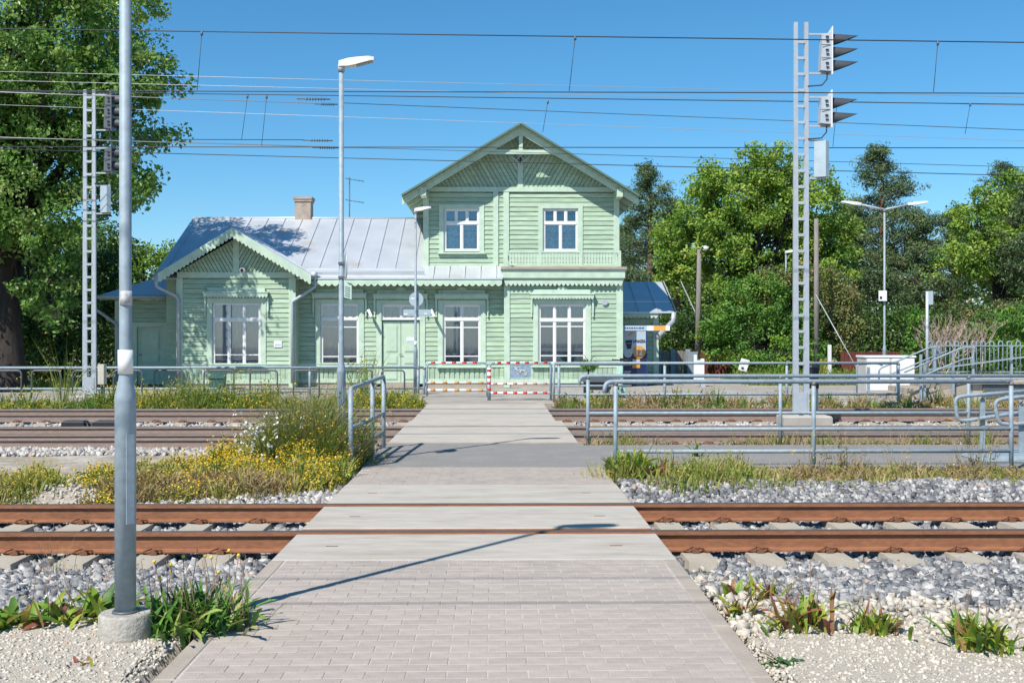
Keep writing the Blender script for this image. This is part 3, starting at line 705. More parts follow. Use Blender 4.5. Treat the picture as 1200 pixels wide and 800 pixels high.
# --- tower ground floor
tx0, tx1 = XU(591, YB), XU(729, YB); tz = ZV(331, YB)
w4 = rect(631, 356.5, 686, 426.5, YB); h = w4[3] - w4[2]
siding(tx0, tx1, .70, tz, YB, [w4])
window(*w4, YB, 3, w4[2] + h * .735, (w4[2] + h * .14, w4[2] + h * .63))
skirt(tx0, tx1, YB, slit=False)
for a, b in ((tx0 - .01, tx0 + .17), (tx1 - .18, tx1 + .02)): MB().box(a, b, YB - .062, YB + .02, 0, tz - .001).build('corner_board', TRIM, house)
MB().box(tx0, tx0 + .14, YB + .161, YW + .1, 0, tz).build('side_wall', GREEN, house)
MB().box(tx1 - .16, tx1, YB + .161, 45, 0, tz + .2).build('side_wall', GREEN, house)
# ledge + balcony
ld = MB().box(tx0 - .06, tx1 + .07, YB - .22, Y2, ZV(326, YB), ZV(316, YB)).build('balcony_ledge', TRIM, house)
MB().box(tx0 - .11, tx1 + .11, YB - .28, Y2, ZV(315.9, YB), ZV(313, YB)).build('ledge_cap', CONCB, ld)
MB().box(tx0 - .03, tx1 + .04, YB - .14, YB + .1, ZV(330, YB), ZV(326.1, YB)).build('ledge_moulding', TRIM, ld)
fringe('ledge_fringe', (tx0, ZV(329, YB)), (tx1, ZV(329, YB)), YB - .17, .17, .135, par=ld)
bal = MB(); Ybal = YB - .12; za_, zb_ = ZV(311.5, Ybal), ZV(294, Ybal); bxa, bxb = XU(592.5, Ybal), XU(727.5, Ybal)
bal.box(bxa, bxb, Ybal - .03, Ybal + .03, zb_ - .06, zb_).box(bxa, bxb, Ybal - .025, Ybal + .025, za_ + .02, za_ + .08)
bo = bal.build('balustrade', TRIM, house)
n = 38
for i in range(n):
    x = bxa + (bxb - bxa) * (i + .5) / n
    MB().box(x - .030, x + .030, Ybal - .015, Ybal + .015, za_ + .081, zb_ - .061).build('baluster', TRIM, bo)
for u in (593.5, 633, 681, 726):
    x = XU(u, Ybal); MB().box(x - .045, x + .045, Ybal - .045, Ybal + .045, za_ - .02, zb_ + .012).build('baluster_post', TRIM, bo)
MB().box(bxa, bxa + .05, Ybal + .04, Y2 - .06, zb_ - .06, zb_).box(bxb - .05, bxb, Ybal + .04, Y2 - .06, zb_ - .06, zb_).build('side_rail', TRIM, bo)
# --- upper storey
ux0, ux1 = XU(497.5, Y2), XU(725, Y2); uz0, uz1 = ZV(313, Y2), ZV(225, Y2)
wa = rect(520.5, 245, 561.5, 294, Y2); wb = rect(636.5, 245, 677, 294, Y2)
siding(ux0, ux1, uz0, uz1, Y2, [wa, wb])
for r_ in (wa, wb):
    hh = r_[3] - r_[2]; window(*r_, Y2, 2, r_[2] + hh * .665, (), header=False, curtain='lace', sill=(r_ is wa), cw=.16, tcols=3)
for u0, u1 in ((496, 502.5), (578, 584), (590, 596.5), (719, 725.5)): MB().box(XU(u0, Y2), XU(u1, Y2), Y2 - .07, Y2 - .001, uz0, uz1 - .002).build('corner_board', TRIM, house)
MB().box(XU(502, Y2), XU(719, Y2), Y2 - .085, Y2 - .001, uz1, ZV(219.5, Y2)).build('belt_board', TRIM, house)
# tower gable
YG = 36.0
tl, tr, ta = XU(470.5, YG), XU(749, YG), XU(610.5, YG); tz0, tza = ZV(228, YG), ZV(143.5, YG)
st = (tza - tz0) / (ta - tl)
gb = ZV(219.5, Y2); xg0 = XU(502, Y2); xg1 = XU(719, Y2)
gable_boards(xg0, xg1, ta, gb, gb + (ta - xg0) * st * .97, Y2, .125, house)
MB().box(ta - .085, ta + .085, Y2 - .06, Y2 - .023, gb, ZV(190, Y2)).build('gable_post', TRIM, house)
# diamond window
dc = W(610.5, 183, Y2); s = .30
dw = MB()
for k in range(4):
    a0, a1 = math.pi / 2 * k, math.pi / 2 * (k + 1)
    dw.bar((ta + s * math.cos(a0), Y2 - .06, dc.z + s * math.sin(a0)), (ta + s * math.cos(a1), Y2 - .06, dc.z + s * math.sin(a1)), .05, .09, (0, 1, 0))
dwo = dw.build('diamond_window', TRIM, house)
MB().prism([(ta - s * .95, dc.z), (ta, dc.z - s * .95), (ta + s * .95, dc.z), (ta, dc.z + s * .95)], Y2 - .035, Y2 - .028).build('pane', NAVY, dwo)
MB().bar((ta - s * .5, Y2 - .05, dc.z - s * .5), (ta + s * .5, Y2 - .05, dc.z + s * .5), .02, .03, (0, 1, 0)).bar((ta - s * .5, Y2 - .052, dc.z + s * .5), (ta + s * .5, Y2 - .052, dc.z - s * .5), .02, .03, (0, 1, 0)).build('glazing_bar', WHITE, dwo)
# tower roof: two slopes with real thickness, to the back
YBK = 44.5
def slope(xa, za, xe, ze, y0, y1, th, m, name, par=house):
    return MB().poly([(xa, y0, za), (xe, y0, ze), (xe, y1, ze), (xa, y1, za), (xa, y0, za - th), (xe, y0, ze - th), (xe, y1, ze - th), (xa, y1, za - th)],
                     [(0, 1, 2, 3), (7, 6, 5, 4), (0, 4, 5, 1), (1, 5, 6, 2), (2, 6, 7, 3)]).build(name, m, par)
for sx, xe in ((-1, tl), (1, tr)):
    ze = tz0
    rf = slope(ta, tza, xe, ze, YG, YBK, .045, ROOF, 'roof')
    slope(ta, tza - .06, xe - sx * .02, ze - .062, YG + .05, YBK, .05, GREEN, 'soffit', rf)
    # rake boards
    MB().poly([(ta, YG + .20, tza - .03), (xe, YG + .20, ze - .03), (xe, YG + .20, ze - .30), (ta, YG + .20, tza - .33), (ta, YG + .25, tza - .03), (xe, YG + .25, ze - .03), (xe, YG + .25, ze - .30), (ta, YG + .25, tza - .33)],
              [(0, 1, 2, 3), (7, 6, 5, 4), (0, 4, 5, 1), (1, 5, 6, 2), (2, 6, 7, 3)]).build('rake_board', TRIM, house)
    MB().bar((ta, YG - .03, tza - .03), (xe, YG - .03, ze - .03), .03, .06).build('rake_trim', mat('dark_green_edge', (.10, .17, .13), .6, var=.1), house)
    # purlins / eave brackets
    xb = xg0 - .12 if sx < 0 else xg1 + .12
    zb = tza - abs(xb - ta) * st
    MB().box(xb - .09, xb + .09, YG + .12, Y2, zb - .42, zb - .16).build('purlin', TRIM, house)
    for yy in (37.6, 38.8, 40.0, 41.2, 42.4):
        MB().bar((xb + sx * .15, yy, zb - .30), (xe - sx * .08, yy, ze - .14), .09, .12).build('rafter_tail', TRIM, house)
    MB().box(min(xb - sx * .0, xb + sx * .02) - .02, max(xb, xb + sx * .02) + .02, Y2 + .17, YBK - .3, uz0 - .5, zb - .10).build('side_wall', GREEN, house)
# collar tie
zc = ZV(176.5, YG); half = (tza - .2 - zc) / st + .05
MB().box(ta - half - .1, ta + half + .1, YG + .251, YG + .34, zc - .065, zc + .065).build('collar_tie', TRIM, house)
MB().box(ta - .06, ta + .06, YG + .252, YG + .33, zc + .066, tza - .12).build('king_post', TRIM, house)
MB().box(ux0 + .1, ux1 - .1, 44.2, 44.35, 0, uz1 + .2).build('back_wall', GREEN, house)
MB().prism([(ux0, uz1), (ux1, uz1), (ta, tza - .25)], 44.1, 44.2).build('back_gable', GREEN, house)
# --- bay roof
YRB = 39.2
for sx, xe in ((-1, gl), (1, gr_)):
    rf = slope(ga, gza, xe, gz0, YR, YRB, .035, ROOF, 'roof')
    slope(ga, gza - .05, xe - sx * .02, gz0 - .05, YR + .05, YL + .05, .03, GREEN, 'soffit', rf)
    d = (Vector((xe, 0, gz0)) - Vector((ga, 0, gza))).normalized()
    fringe('rake_fringe', (ga + sx * .0, gza - .02), (xe, gz0 - .02), YR - .02, .30, .14, th=.03, solid=.78)
    for i in range(1, 5):
        yy = YR + i * .62
        MB().bar((ga, yy, gza + .012), (xe, yy, gz0 + .012), .02, .035).build('seam', ROOF, rf)
# --- wing roof
YE, YRD = 35.95, 40.8
ez = ZV(326, YE); rz = ZV(256.5, YRD); rxl, rxr = XU(226, YRD), ux0 + .02
exl, exr = rxl + .05, XU(589, YE)
def roofsheet(x0, x1, ya, za, yb, zb, name, par=house, th=.04):
    return MB().poly([(x0, ya, za), (x1, ya, za), (x1, yb, zb), (x0, yb, zb), (x0, ya, za - th), (x1, ya, za - th), (x1, yb, zb - th), (x0, yb, zb - th)],
                     [(0, 1, 2, 3), (7, 6, 5, 4), (0, 4, 5, 1), (1, 5, 6, 2), (2, 6, 7, 3), (3, 7, 4, 0)]).build(name, ROOF, par)
rk = (rz - ez) / (YRD - YE)
rf = roofsheet(rxl, rxr, YE + .001, ez + .002, YRD, rz, 'roof')
roofsheet(rxl, rxr, YRD + .001, rz, 45.6, ez, 'roof')
x = rxl + .25
while x < rxr - .1:
    MB().bar((x, YE + .72, ez + .72 * rk + .012), (x, YRD - .02, rz + .008), .022, .04).build('seam', ROOF, rf); x += .60
MB().bar((rxl, YE + .70, ez + .70 * rk + .008), (rxr, YE + .70, ez + .70 * rk + .008), .03, .02).build('seam', ROOF, rf)
MB().tube([(rxl, YRD, rz + .02), (rxr, YRD, rz + .02)], .035, 8).build('ridge_cap', ROOF, rf)
# folded gutter lip on the eave
MB().poly([(XU(372, YE), YE + .22, ez + .22 * rk + .005), (XU(497, YE), YE + .22, ez + .22 * rk + .005), (XU(497, YE), YE + .20, ez + .20 * rk + .13), (XU(372, YE), YE + .20, ez + .20 * rk + .10)], [(0, 1, 2, 3), (3, 2, 1, 0)]).build('gutter_lip', ROOF, rf)
# strip roof under the left upper window
sr = roofsheet(rxr + .002, exr, YE, ez, Y2, ZV(311, Y2), 'roof')
x = rxr + .3
while x < exr: MB().bar((x, YE + .01, ez + .012), (x, Y2 - .07, ZV(311, Y2) + .010), .022, .04).build('seam', ROOF, sr); x += .49
MB().box(XU(372, YE), exr - .02, YE + .02, YE + .08, ez - .16, ez - .043).build('eave_board', TRIM, house)
fringe('eave_fringe', (XU(366, YE), ez - .10), (exr - .02, ez - .10), YE - .003, .15, .20, par=house, solid=.5)
MB().box(XU(366, YE), exr, YE + .09, YW - .04, ez - .12, ez - .09).build('soffit', GREEN, house)
# left end of the wing, behind the bay
MB().box(XU(195, YW), bx0, YW, YW + .15, 0, ez + .1).build('side_wall', GREEN, house)
MB().prismx([(YW + .2, 0), (45.2, 0), (45.2, ez), (YRD, rz - .1), (YW + .2, ez + .1)], rxl + .3, rxl + .45).build('end_wall', GREEN, house)
# chimney
c0 = XU(347, 41.0); c1 = XU(365.5, 41.0); ct = ZV(231, 40.7)
ch = MB().box(c0, c1, 40.7, 41.3, rz - .5, ct - .16).build('chimney', CHIM, house)
MB().box(c0 - .035, c1 + .035, 40.665, 41.335, ct - .16, ct - .08).box(c0 - .06, c1 + .06, 40.64, 41.36, ct - .079, ct - .0).build('chimney_cap', CHIM, ch)
# pipes
def pipe(pts, name='downpipe', r=.05, par=None):
    return MB().tube(pts, r, 10).build(name, STEELP, par or house)
Yp = YR - .02
pipe([W(182.5, 320, Yp), W(183, 333, Yp), W(184, 336, Yp), W(207, 347, YL - .12), W(209, 351, YL - .12), W(209, 449, YL - .12)])
pipe([W(368.5, 320, YE), W(369, 336, YE), W(342.5, 353.5, YL - .13), W(342.5, 357, YL - .13), W(342.5, 449, YL - .13)])
MB().tube([W(368.5, 326, YE), W(368.5, 319, YE)], [.055, .12], 10).build('hopper', STEELP, house)
# small fittings
cp = W(284, 316.5, YL - .12)
cam_ = MB().tube([(cp.x, YL - .02, cp.z), (cp.x, YL - .10, cp.z), (cp.x, YL - .18, cp.z - .01)], [.09, .09, .075], 14).build('security_camera', WHITE, house)
MB().disc((cp.x, YL - .185, cp.z - .01), (0, 1, 0), .055, .012).build('lens', DARK, cam_)
for u in (433.5, 507.0):
    p = W(u, 367, YW - .3)
    fl = MB().bar((p.x - .05, p.y, p.z + .10), (p.x + .06, p.y - .05, p.z - .12), .18, .08, (1, 0, 0)).bar((p.x, p.y, p.z), (p.x, YW - .03, p.z), .04, .04).build('floodlight', WHITE, house)
p = W(709, 354.5, YB - .045); MB().disc((p.x, YB - .06, p.z), (0, 1, 0), .10, .04).disc((p.x, YB - .085, p.z), (0, 1, 0), .075, .02).build('round_plate', STEELP, house)
p = W(325.7, 403.3, YL - .05); ws = MB().box(p.x - .12, p.x + .12, YL - .055, YL - .037, p.z - .09, p.z + .10).build('wall_sign', WHITE, house)
MB().box(p.x - .09, p.x + .09, YL - .059, YL - .056, p.z - .04, p.z + .01).build('print', POST, ws)
# tv aerial
ax = XU(409.5, 43.5); at = ZV(208, 43.5)
an = thing('tv_aerial', 'thin grey television aerial rising behind the ridge of the metal roof', 'aerial', (ax, 43.5, 3.9))
MB().tube([(ax, 43.5, 3.9), (ax, 43.5, at)], .025, 6).build('mast', DSTEEL, an)
for zz in (at - .05, at - .85):
    MB().tube([(ax - .15, 43.5, zz), (ax + .55, 43.4, zz - .12)], .012, 5).build('boom', DSTEEL, an)
    for k in range(5): q = ax - .1 + k * .15; MB().tube([(q, 43.2, zz - k * .025), (q, 43.8, zz - k * .025)], .007, 4).build('element', DSTEEL, an)

# --- left annex
YA = 37.4
ann = thing('lean_to', 'low green lean to with a panelled door at the shaded left end of the station', 'annex', (XU(170, YA), YA, 0))
ax0, ax1 = XU(136, YA), XU(209, YA); az = ZV(352, YA)
do = rect(161, 383, 191, 452, YA)
siding(ax0, ax1, .12, az, YA, [do], par=ann)
d2 = MB().box(do[0], do[1], YA + .03, YA + .08, .05, do[3]).build('door', DOORG, ann)
for (p, q) in ((.15, .62), (.75, 1.05), (1.18, do[3] - .12)):
    MB().box(do[0] + .12, do[1] - .12, YA + .012, YA + .029, p, q).build('door_panel', DOORG, d2); MB().box(do[0] + .16, do[1] - .16, YA + .0, YA + .0115, p + .04, q - .04).build('door_panel', TRIM, d2)
MB().tube([(do[0] + .06, YA - .02, 1.0), (do[0] + .16, YA - .02, 1.0)], .012, 6).build('handle', DSTEEL, d2)
MB().box(do[0] - .15, do[0] - .001, YA - .06, YA - .036, 0, do[3] + .14).box(do[1] + .001, do[1] + .15, YA - .06, YA - .036, 0, do[3] + .14).box(do[0], do[1], YA - .06, YA - .036, do[3], do[3] + .14).build('door_casing', TRIM, ann)
MB().box(ax0 - .02, ax0 + .14, YA - .06, YA + .01, 0, az).build('corner_board', TRIM, ann)
MB().box(ax0, ax0 + .14, YA + .161, 42, 0, az).build('side_wall', GREEN, ann)
e0, e1 = XU(113, YA - .45), XU(209, YA - .3); ze = ZV(347, YA - .45)
MB().poly([(e0, YA - .45, ze), (e1, YA - .45, ze), (-10.2, 38.9, 3.85), (-10.35, 38.9, 3.85), (-10.35, 42, 3.85), (e0, 42.5, ze), (e0, YA - .45, ze - .04), (e1, YA - .45, ze - .04)],
          [(0, 1, 2, 3), (0, 3, 4, 5), (6, 7, 1, 0), (0, 5, 6)]).build('roof', ROOF, ann)
MB().tube([(e0, YA - .50, ze - .03), (e1 - .1, YA - .50, ze - .03)], .06, 8).build('gutter', STEELP, ann)
MB().box(e0 + .05, e1, YA - .44, YA - .03, ze - .11, ze - .06).build('soffit', DOORG, ann)
pipe([W(108, 352, YA - .5), W(113, 363, YA - .5), W(136, 379, YA - .12), W(138, 384, YA - .12), W(138, 452, YA - .12)], par=ann)

# --- right annex
YN = 38.9
rn = thing('side_annex', 'low green side annex with grey metal roof at the right end of the station', 'annex', (XU(750, YN), YN, 0))
n0, n1 = XU(729, YN), XU(771, YN); nz = ZV(369, YN)
siding(n0, n1, .1, nz, YN, [], par=rn)
MB().box(n1 - .16, n1 + .02, YN - .06, YN + .01, 0, nz).build('corner_board', TRIM, rn)
MB().prismx([(YN + .161, 0), (45, 0), (45, nz - .1), (41.4, ZV(330, 41.4) - .12), (YN + .161, nz)], n1 - .14, n1).build('side_wall', GREEN, rn)
nr0, nr1 = n0 - .1, XU(790.5, YN - .45); nze = ZV(365.5, YN - .45); nzr = ZV(330, 41.4)
rr_ = roofsheet(nr0, nr1, YN - .45, nze, 41.4, nzr, 'roof', rn); roofsheet(nr0, nr1, 41.401, nzr, 45.6, nze, 'roof', rn)
for k in range(1, 5):
    x = nr0 + k * .62; MB().bar((x, YN - .44, nze + .012), (x, 41.38, nzr + .012), .022, .04).build('seam', ROOF, rr_)
MB().bar((nr0, YN + .5, nze + .95 * (nzr - nze) / 2.95 + .006), (nr1, YN + .5, nze + .95 * (nzr - nze) / 2.95 + .006), .03, .02).build('seam', ROOF, rr_)
fringe('eave_fringe', (nr0, nze - .03), (nr1 - .55, nze - .03), YN - .40, .18, .14, par=rn, solid=.6)
MB().box(nr0, nr1 - .5, YN - .37, YN - .037, nze - .12, nze - .08).build('soffit', TRIM, rn)
pipe([W(789.5, 366, YN - .4), W(789, 376, YN - .4), W(773, 392, YN - .2), W(772, 398, YN - .2)], par=rn, r=.085)
MB().tube([W(790, 378, YN - .4), W(790, 380, YN - .4), W(789, 452, YN - .4)], .02, 6)

# ------------------------------------------------------------------ LAMP POSTS
def lathe(prof, c, n=20):
    return [Vector((c[0], c[1], z)) for r, z in prof], [r for r, z in prof]
def lamp_post(x, y, label, top=5.3, double=False, sleeve=False, r0=.058, r1=.034, foot=False, taper=1.28, base=0.0, ang=0):
    t = thing('lamp_post', label, 'lamp post', (x, y, base), 'lamp posts around the crossing')
    b = base
    pts, rs = lathe([(r0, b - .02), (r0, b + taper - .10), (r0 * 1.04, b + taper - .09), (r0 * .98, b + taper - .06), (r1 * 1.15, b + taper + .02), (r1, b + taper + .06), (r1 * .92, b + top)], (x, y))
    MB().tube(pts, rs, 20).build('pole', STEEL, t)
    MB().bar((x + r0 * .66, y - r0 * .70, b + .50), (x + r0 * .66, y - r0 * .70, b + 1.0), .045, .012, (.66, -.75, 0)).build('hatch', STEEL, t)
    if sleeve: MB().tube([(x, y, b + taper + .055), (x, y, b + taper + .19)], r1 * 1.22, 18).build('sleeve', WHB, t)
    if foot:
        m = MB().tube([(x, y, b - .30), (x, y, b - .012), (x, y, b + .0)], [.15, .145, .135], 24); m.build('footing', mat('stained_footing', (.40, .375, .33), .9, var=.18, scale=14, bump=.5, bscale=50, col2=(.22, .20, .16), c2scale=6, c2lo=.5, c2hi=.75), t)
        MB().tube([(x, y, b), (x, y, b + .012)], [.075, .07], 16).build('collar', DSTEEL, t)
    z = b + top
    for s in ((1, -1) if double else (1,)):
        if double:
            MB().tube([(x, y, z), (x + s * .25, y, z + .05), (x + s * .75, y, z + .16)], [.03, .028, .025], 8).build('arm', STEELP, t)
            hx, hz, L = x + s * .72, z + .17, .62
        else: hx, hz, L = x - .03, z + .03, .46
        prof = [(0, -.035, .035, .05), (.25, -.05, .05, .075), (.5, -.045, .05, .09), (.85, -.02, .045, .085), (1, -.012, .03, .06)]
        V = []; Fc = []
        for k, (q, lo, hi, wd) in enumerate(prof):
            px = hx + s * q * L; pz = hz + q * .055
            V += [(px, y - wd, pz + lo), (px, y + wd, pz + lo), (px, y + wd * .8, pz + hi), (px, y - wd * .8, pz + hi)]
            if k:
                o = (k - 1) * 4
                for i in range(4): Fc.append((o + i, o + (i + 1) % 4, o + 4 + (i + 1) % 4, o + 4 + i))
        Fc += [(0, 3, 2, 1), (16, 17, 18, 19)]
        hd = MB().poly(V, Fc).build('lamp_head', LIGHTW, t)
        MB().poly([(hx + s * .5 * L, y - .07, hz - .024), (hx + s * .95 * L, y - .06, hz + .032), (hx + s * .95 * L, y + .06, hz + .032), (hx + s * .5 * L, y + .07, hz - .024)], [(0, 1, 2, 3), (3, 2, 1, 0)]).build('diffuser', FOILW, hd)
        MB().tube([(x, y, z - .07), (x, y, z + .02)], .045, 12).build('socket', STEELP, hd)
    return t
# foreground post: foot at 6.55 m
p = W(147, 715, 6.53)
L1 = lamp_post(p.x, 6.53, 'tall galvanised lamp post on a round concrete footing, nearest the camera', top=5.25, sleeve=True, foot=True, base=.135)
p = W(400, 540, 15.15)
L2 = lamp_post(p.x, 15.15, 'lamp post rising from the wildflowers with a small timetable plate', top=5.18, base=0.0)
p = W(487, 459, 32.3)
L3 = lamp_post(p.x, 32.3, 'lamp post in front of the double door, carrying the backs of traffic signs', top=5.1, sleeve=True)
p = W(1036.5, 455, 35.5)
L4 = lamp_post(p.x, 35.5, 'double armed lamp post beside the white cabinet on the right', top=5.5, double=True)
p = W(921, 440, 46)
L5 = lamp_post(p.x, 46, 'slim distant lamp post against the trees, left of the right signal mast', top=4.9)
x = L1.location.x; MB().tube([(x + .006, 6.522, .135 + 1.72), (x + .006, 6.522, .135 + 1.80)], .0335, 14).build('sticker', mat('worn_sticker', (.42, .43, .44), .6, var=.3, scale=60), L1)
# what hangs on the posts
x, y = L2.location.x, 15.15
q = W(406, 340, 15.1)
tp = thing('timetable_plate', 'small tilted timetable plate fixed to the lamp post among the flowers', 'sign', (x + .03, y - .03, 2.2))
zt0, zt1 = ZV(351, 15.1), ZV(330, 15.1)
a = Vector((x + .04, y - .045, 0)); b = Vector((x + .15, y - .14, 0))
MB().poly([(a.x, a.y, zt0 + .03), (b.x, b.y, zt0 - .0), (b.x, b.y, zt1 - .03), (a.x, a.y, zt1 + .0), (a.x + .006, a.y + .008, zt0 + .03), (b.x + .006, b.y + .008, zt0), (b.x + .006, b.y + .008, zt1 - .03), (a.x + .006, a.y + .008, zt1)],
          [(0, 1, 2, 3), (7, 6, 5, 4), (0, 4, 5, 1), (1, 5, 6, 2), (2, 6, 7, 3), (3, 7, 4, 0)]).build('plate', mat('pale_green_print', (.42, .55, .47), .4, var=.1, scale=30), tp)
m = MB()
for k in range(6):
    za = zt1 - .06 - k * .024
    m.poly([(a.x + .012, a.y - .012, za), (b.x - .02, b.y + .012, za - .022), (b.x - .02, b.y + .012, za - .030), (a.x + .012, a.y - .012, za - .008)], [(0, 1, 2, 3)])
m.build('print', INK, tp)
rs_ = thing('round_sign', 'round sign seen edge on high on the lamp post among the flowers', 'sign', (x + .06, y - .05, 2.6))
q0, q1 = ZV(328, 15.1), ZV(295, 15.1)
MB().disc((x + .07, y - .10, (q0 + q1) / 2), (1, .22, 0), (q1 - q0) / 2, .012, 28).build('plate', SIGNB, rs_)
MB().box(x - .035, x + .06, y - .045, y + .04, (q0 + q1) / 2 + .02, (q0 + q1) / 2 + .05).box(x - .035, x + .06, y - .045, y + .04, q0 + .02, q0 + .05).build('bracket', DSTEEL, rs_)
x, y = L3.location.x, 32.3
rs2 = thing('round_sign', 'back of a round traffic sign on the post in front of the double door', 'sign', (x, y + .06, 2.65))
q = W(487.5, 350.5, 32.3)
MB().disc((q.x, y + .07, q.z), (0, 1, 0), .20, .01, 28).build('plate', SIGNB, rs2)
MB().box(q.x - .14, q.x - .04, y + .058, y + .0645, q.z + .0, q.z + .045).build('sticker', WHITE, rs2)
MB().box(q.x - .05, q.x + .05, y + .03, y + .064, q.z - .02, q.z + .02).build('bracket', DSTEEL, rs2)
ds = thing('direction_sign', 'back of a long direction board below the round sign', 'sign', (x, y + .06, 2.2))
q = W(490, 367, 32.3); q0 = W(472.5, 370.5, 32.3); q1 = W(505, 363, 32.3)
MB().box(q0.x, q1.x, y + .05, y + .065, q0.z, q1.z + .01).build('plate', SIGNB, ds)
MB().box(q0.x + .02, q0.x + .12, y + .042, y + .0495, q0.z + .03, q0.z + .08).box(q1.x - .18, q1.x - .11, y + .042, y + .0495, q0.z + .05, q0.z + .08).build('sticker', WHITE, ds)
nt_ = thing('round_sign', 'square notice plate on the double armed lamp post', 'notice', (L4.location.x, 35.3, 2.5)); nt_.name = 'notice_plate'
q = W(1034.5, 346.5, 35.4)
MB().box(q.x - .13, q.x + .12, 35.38, 35.40, q.z - .16, q.z + .16).build('plate', WHITE, nt_); MB().box(q.x - .10, q.x - .03, 35.372, 35.379, q.z - .10, q.z - .02).build('print', INK, nt_)
MB().box(q.x - .01, q.x + .04, 35.401, 35.45, q.z - .02, q.z + .02).build('bracket', DSTEEL, nt_)

# ------------------------------------------------------------------ PIPE RAILINGS
def smooth_corner(pts, r=.12, k=5):
    out = [Vector(pts[0])]
    for i in range(1, len(pts) - 1):
        a, b, c = Vector(pts[i - 1]), Vector(pts[i]), Vector(pts[i + 1])
        p = b + (a - b).normalized() * min(r, (a - b).length * .49); q = b + (c - b).normalized() * min(r, (c - b).length * .49)
        for j in range(k + 1): t = j / k; out.append(p * (1 - t) ** 2 + b * 2 * t * (1 - t) + q * t * t)
    out.append(Vector(pts[-1])); return out
def railing(label, x0, x1, y, zt, lows, posts, r=.028, hook=True, ground=-.12, rl=None, group='galvanised pipe railings'):
    t = thing('pipe_railing', label, 'railing', ((x0 + x1) / 2, y, 0), group)
    P = [(x0, y, zt), (x1, y, zt)]
    if hook: P = [(x0 - .14, y - .03, zt - .14), (x0 - .12, y - .02, zt - .005), (x0 + .05, y, zt), (x1, y, zt)]; P = smooth_corner(P, .1)
    MB().tube(P, r, 10).build('top_rail', STEEL, t)
    for z in lows: MB().tube([(x0, y, z), (x1, y, z)], rl or r * .9, 10).build('rail', STEEL, t)
    for k, x in enumerate(posts): MB().tube([(x, y, ground), (x, y, zt - r * .5)], r, 10).build('post', STEEL, t)
    for x in posts: MB().tube([(x, y, zt - .05), (x, y, zt + .001)], r * 1.1, 10).build('weld', mat('rust_stained_joint', (.24, .19, .16), .8, var=.2), t)
    return t
YBf = 14.3
railing('near galvanised pipe railing right of the path with three rails', XU(721, YBf), XU(1186, YBf), YBf, ZV(447, YBf), [ZV(503, YBf), ZV(529, YBf)],
        [XU(721.5, YBf), XU(953.5, YBf), XU(1185, YBf)], r=.028)
YAf = 17.9
railing('second galvanised pipe railing right of the path, beyond the asphalt walk', XU(689, YAf), XU(1260, YAf), YAf, ZV(440.5, YAf), [ZV(484, YAf), ZV(503, YAf)],
        [XU(689, YAf), XU(914.5, YAf), XU(1135, YAf)], r=.029)
YC = 27.8
railing('far pipe railing on the platform edge right of the barrier', XU(650, YC), XU(1053, YC), YC, ZV(425.5, YC), [ZV(462, YC)],
        [XU(655, YC), XU(779, YC), XU(922, YC), XU(1053, YC)], r=.034, hook=False, ground=-.2)
t = thing('pipe_railing', 'short three bar railing joining the red and white barrier on its right', 'railing', (XU(700, 28.3), 28.3, 0), 'galvanised pipe railings')
for v in (427, 452): MB().tube([W(648, v, 28.4), W(740, v, 28.4)], .026, 8).build('rail', STEEL, t)
MB().tube([W(649, 425, 28.4), W(649, 474, 28.4)], .03, 8).build('post', STEEL, t)
YD = 32.0
railing('long two bar pipe railing in front of the station on the left', XU(-60, YD), XU(497, YD), YD, ZV(430.5, YD), [ZV(455, YD)],
        [XU(u, YD) for u in (-20, 102.5, 238.5, 363, 490, 497)], r=.035, hook=False, ground=-.1)
# left guard of the path, slanting in depth
x1 = XU(410.5, 14.75)
gt = thing('pipe_railing', 'short pipe railing on the left edge of the path, half hidden by tall weeds', 'railing', (x1, 15.5, 0), 'galvanised pipe railings')
a = W(411, 455, 14.6); b = W(449.5, 441, 17.2)
MB().tube(smooth_corner([a + Vector((0, 0, -.3)), a, b, b + Vector((.02, .02, -.3))], .06), .029, 10).build('top_rail', STEEL, gt)
for z in (.50, .22): MB().tube([(a.x, a.y, z), (b.x, b.y, z)], .028, 10).build('rail', STEEL, gt)
for tt in (0, .62, 1.0):
    q = a.lerp(b, tt); MB().tube([(q.x, q.y, -.15), (q.x, q.y, q.z - .02)], .031, 10).build('post', STEEL, gt)
# bicycle hoops
base_h = None; YH = 30.3
hx = [(-8, 25), (37, 71), (85, 122), (133, 166.5), (181, 214), (239, 274), (293, 325), (344, 374), (403, 436), (447, 474)]
side_w = ['at the left frame edge', 'first left of the left signal mast', 'straddling the left signal mast', 'just right of the tall lamp post', 'in front of the downpipe beside the lean to',
          'in front of the big window of the gabled bay', 'below the wall sign of the gabled bay', 'before the shaded corner of the bay', 'behind the lamp post with the timetable plate', 'in front of the double door']
for k, (ua, ub) in enumerate(hx):
    xa, xb = XU(ua, YH), XU(ub, YH)
    o = MB().tube(smooth_corner([(xa, YH, -.05), (xa, YH, .72), (xb, YH, .72), (xb, YH, -.05)], .10), .022, 8).build('bicycle_hoop', DSTEEL, loc=((xa + xb) / 2, YH, 0))
    tag(o, 'dark steel bicycle hoop ' + side_w[k], 'bicycle hoop', 'dark steel hoops in front of the station')

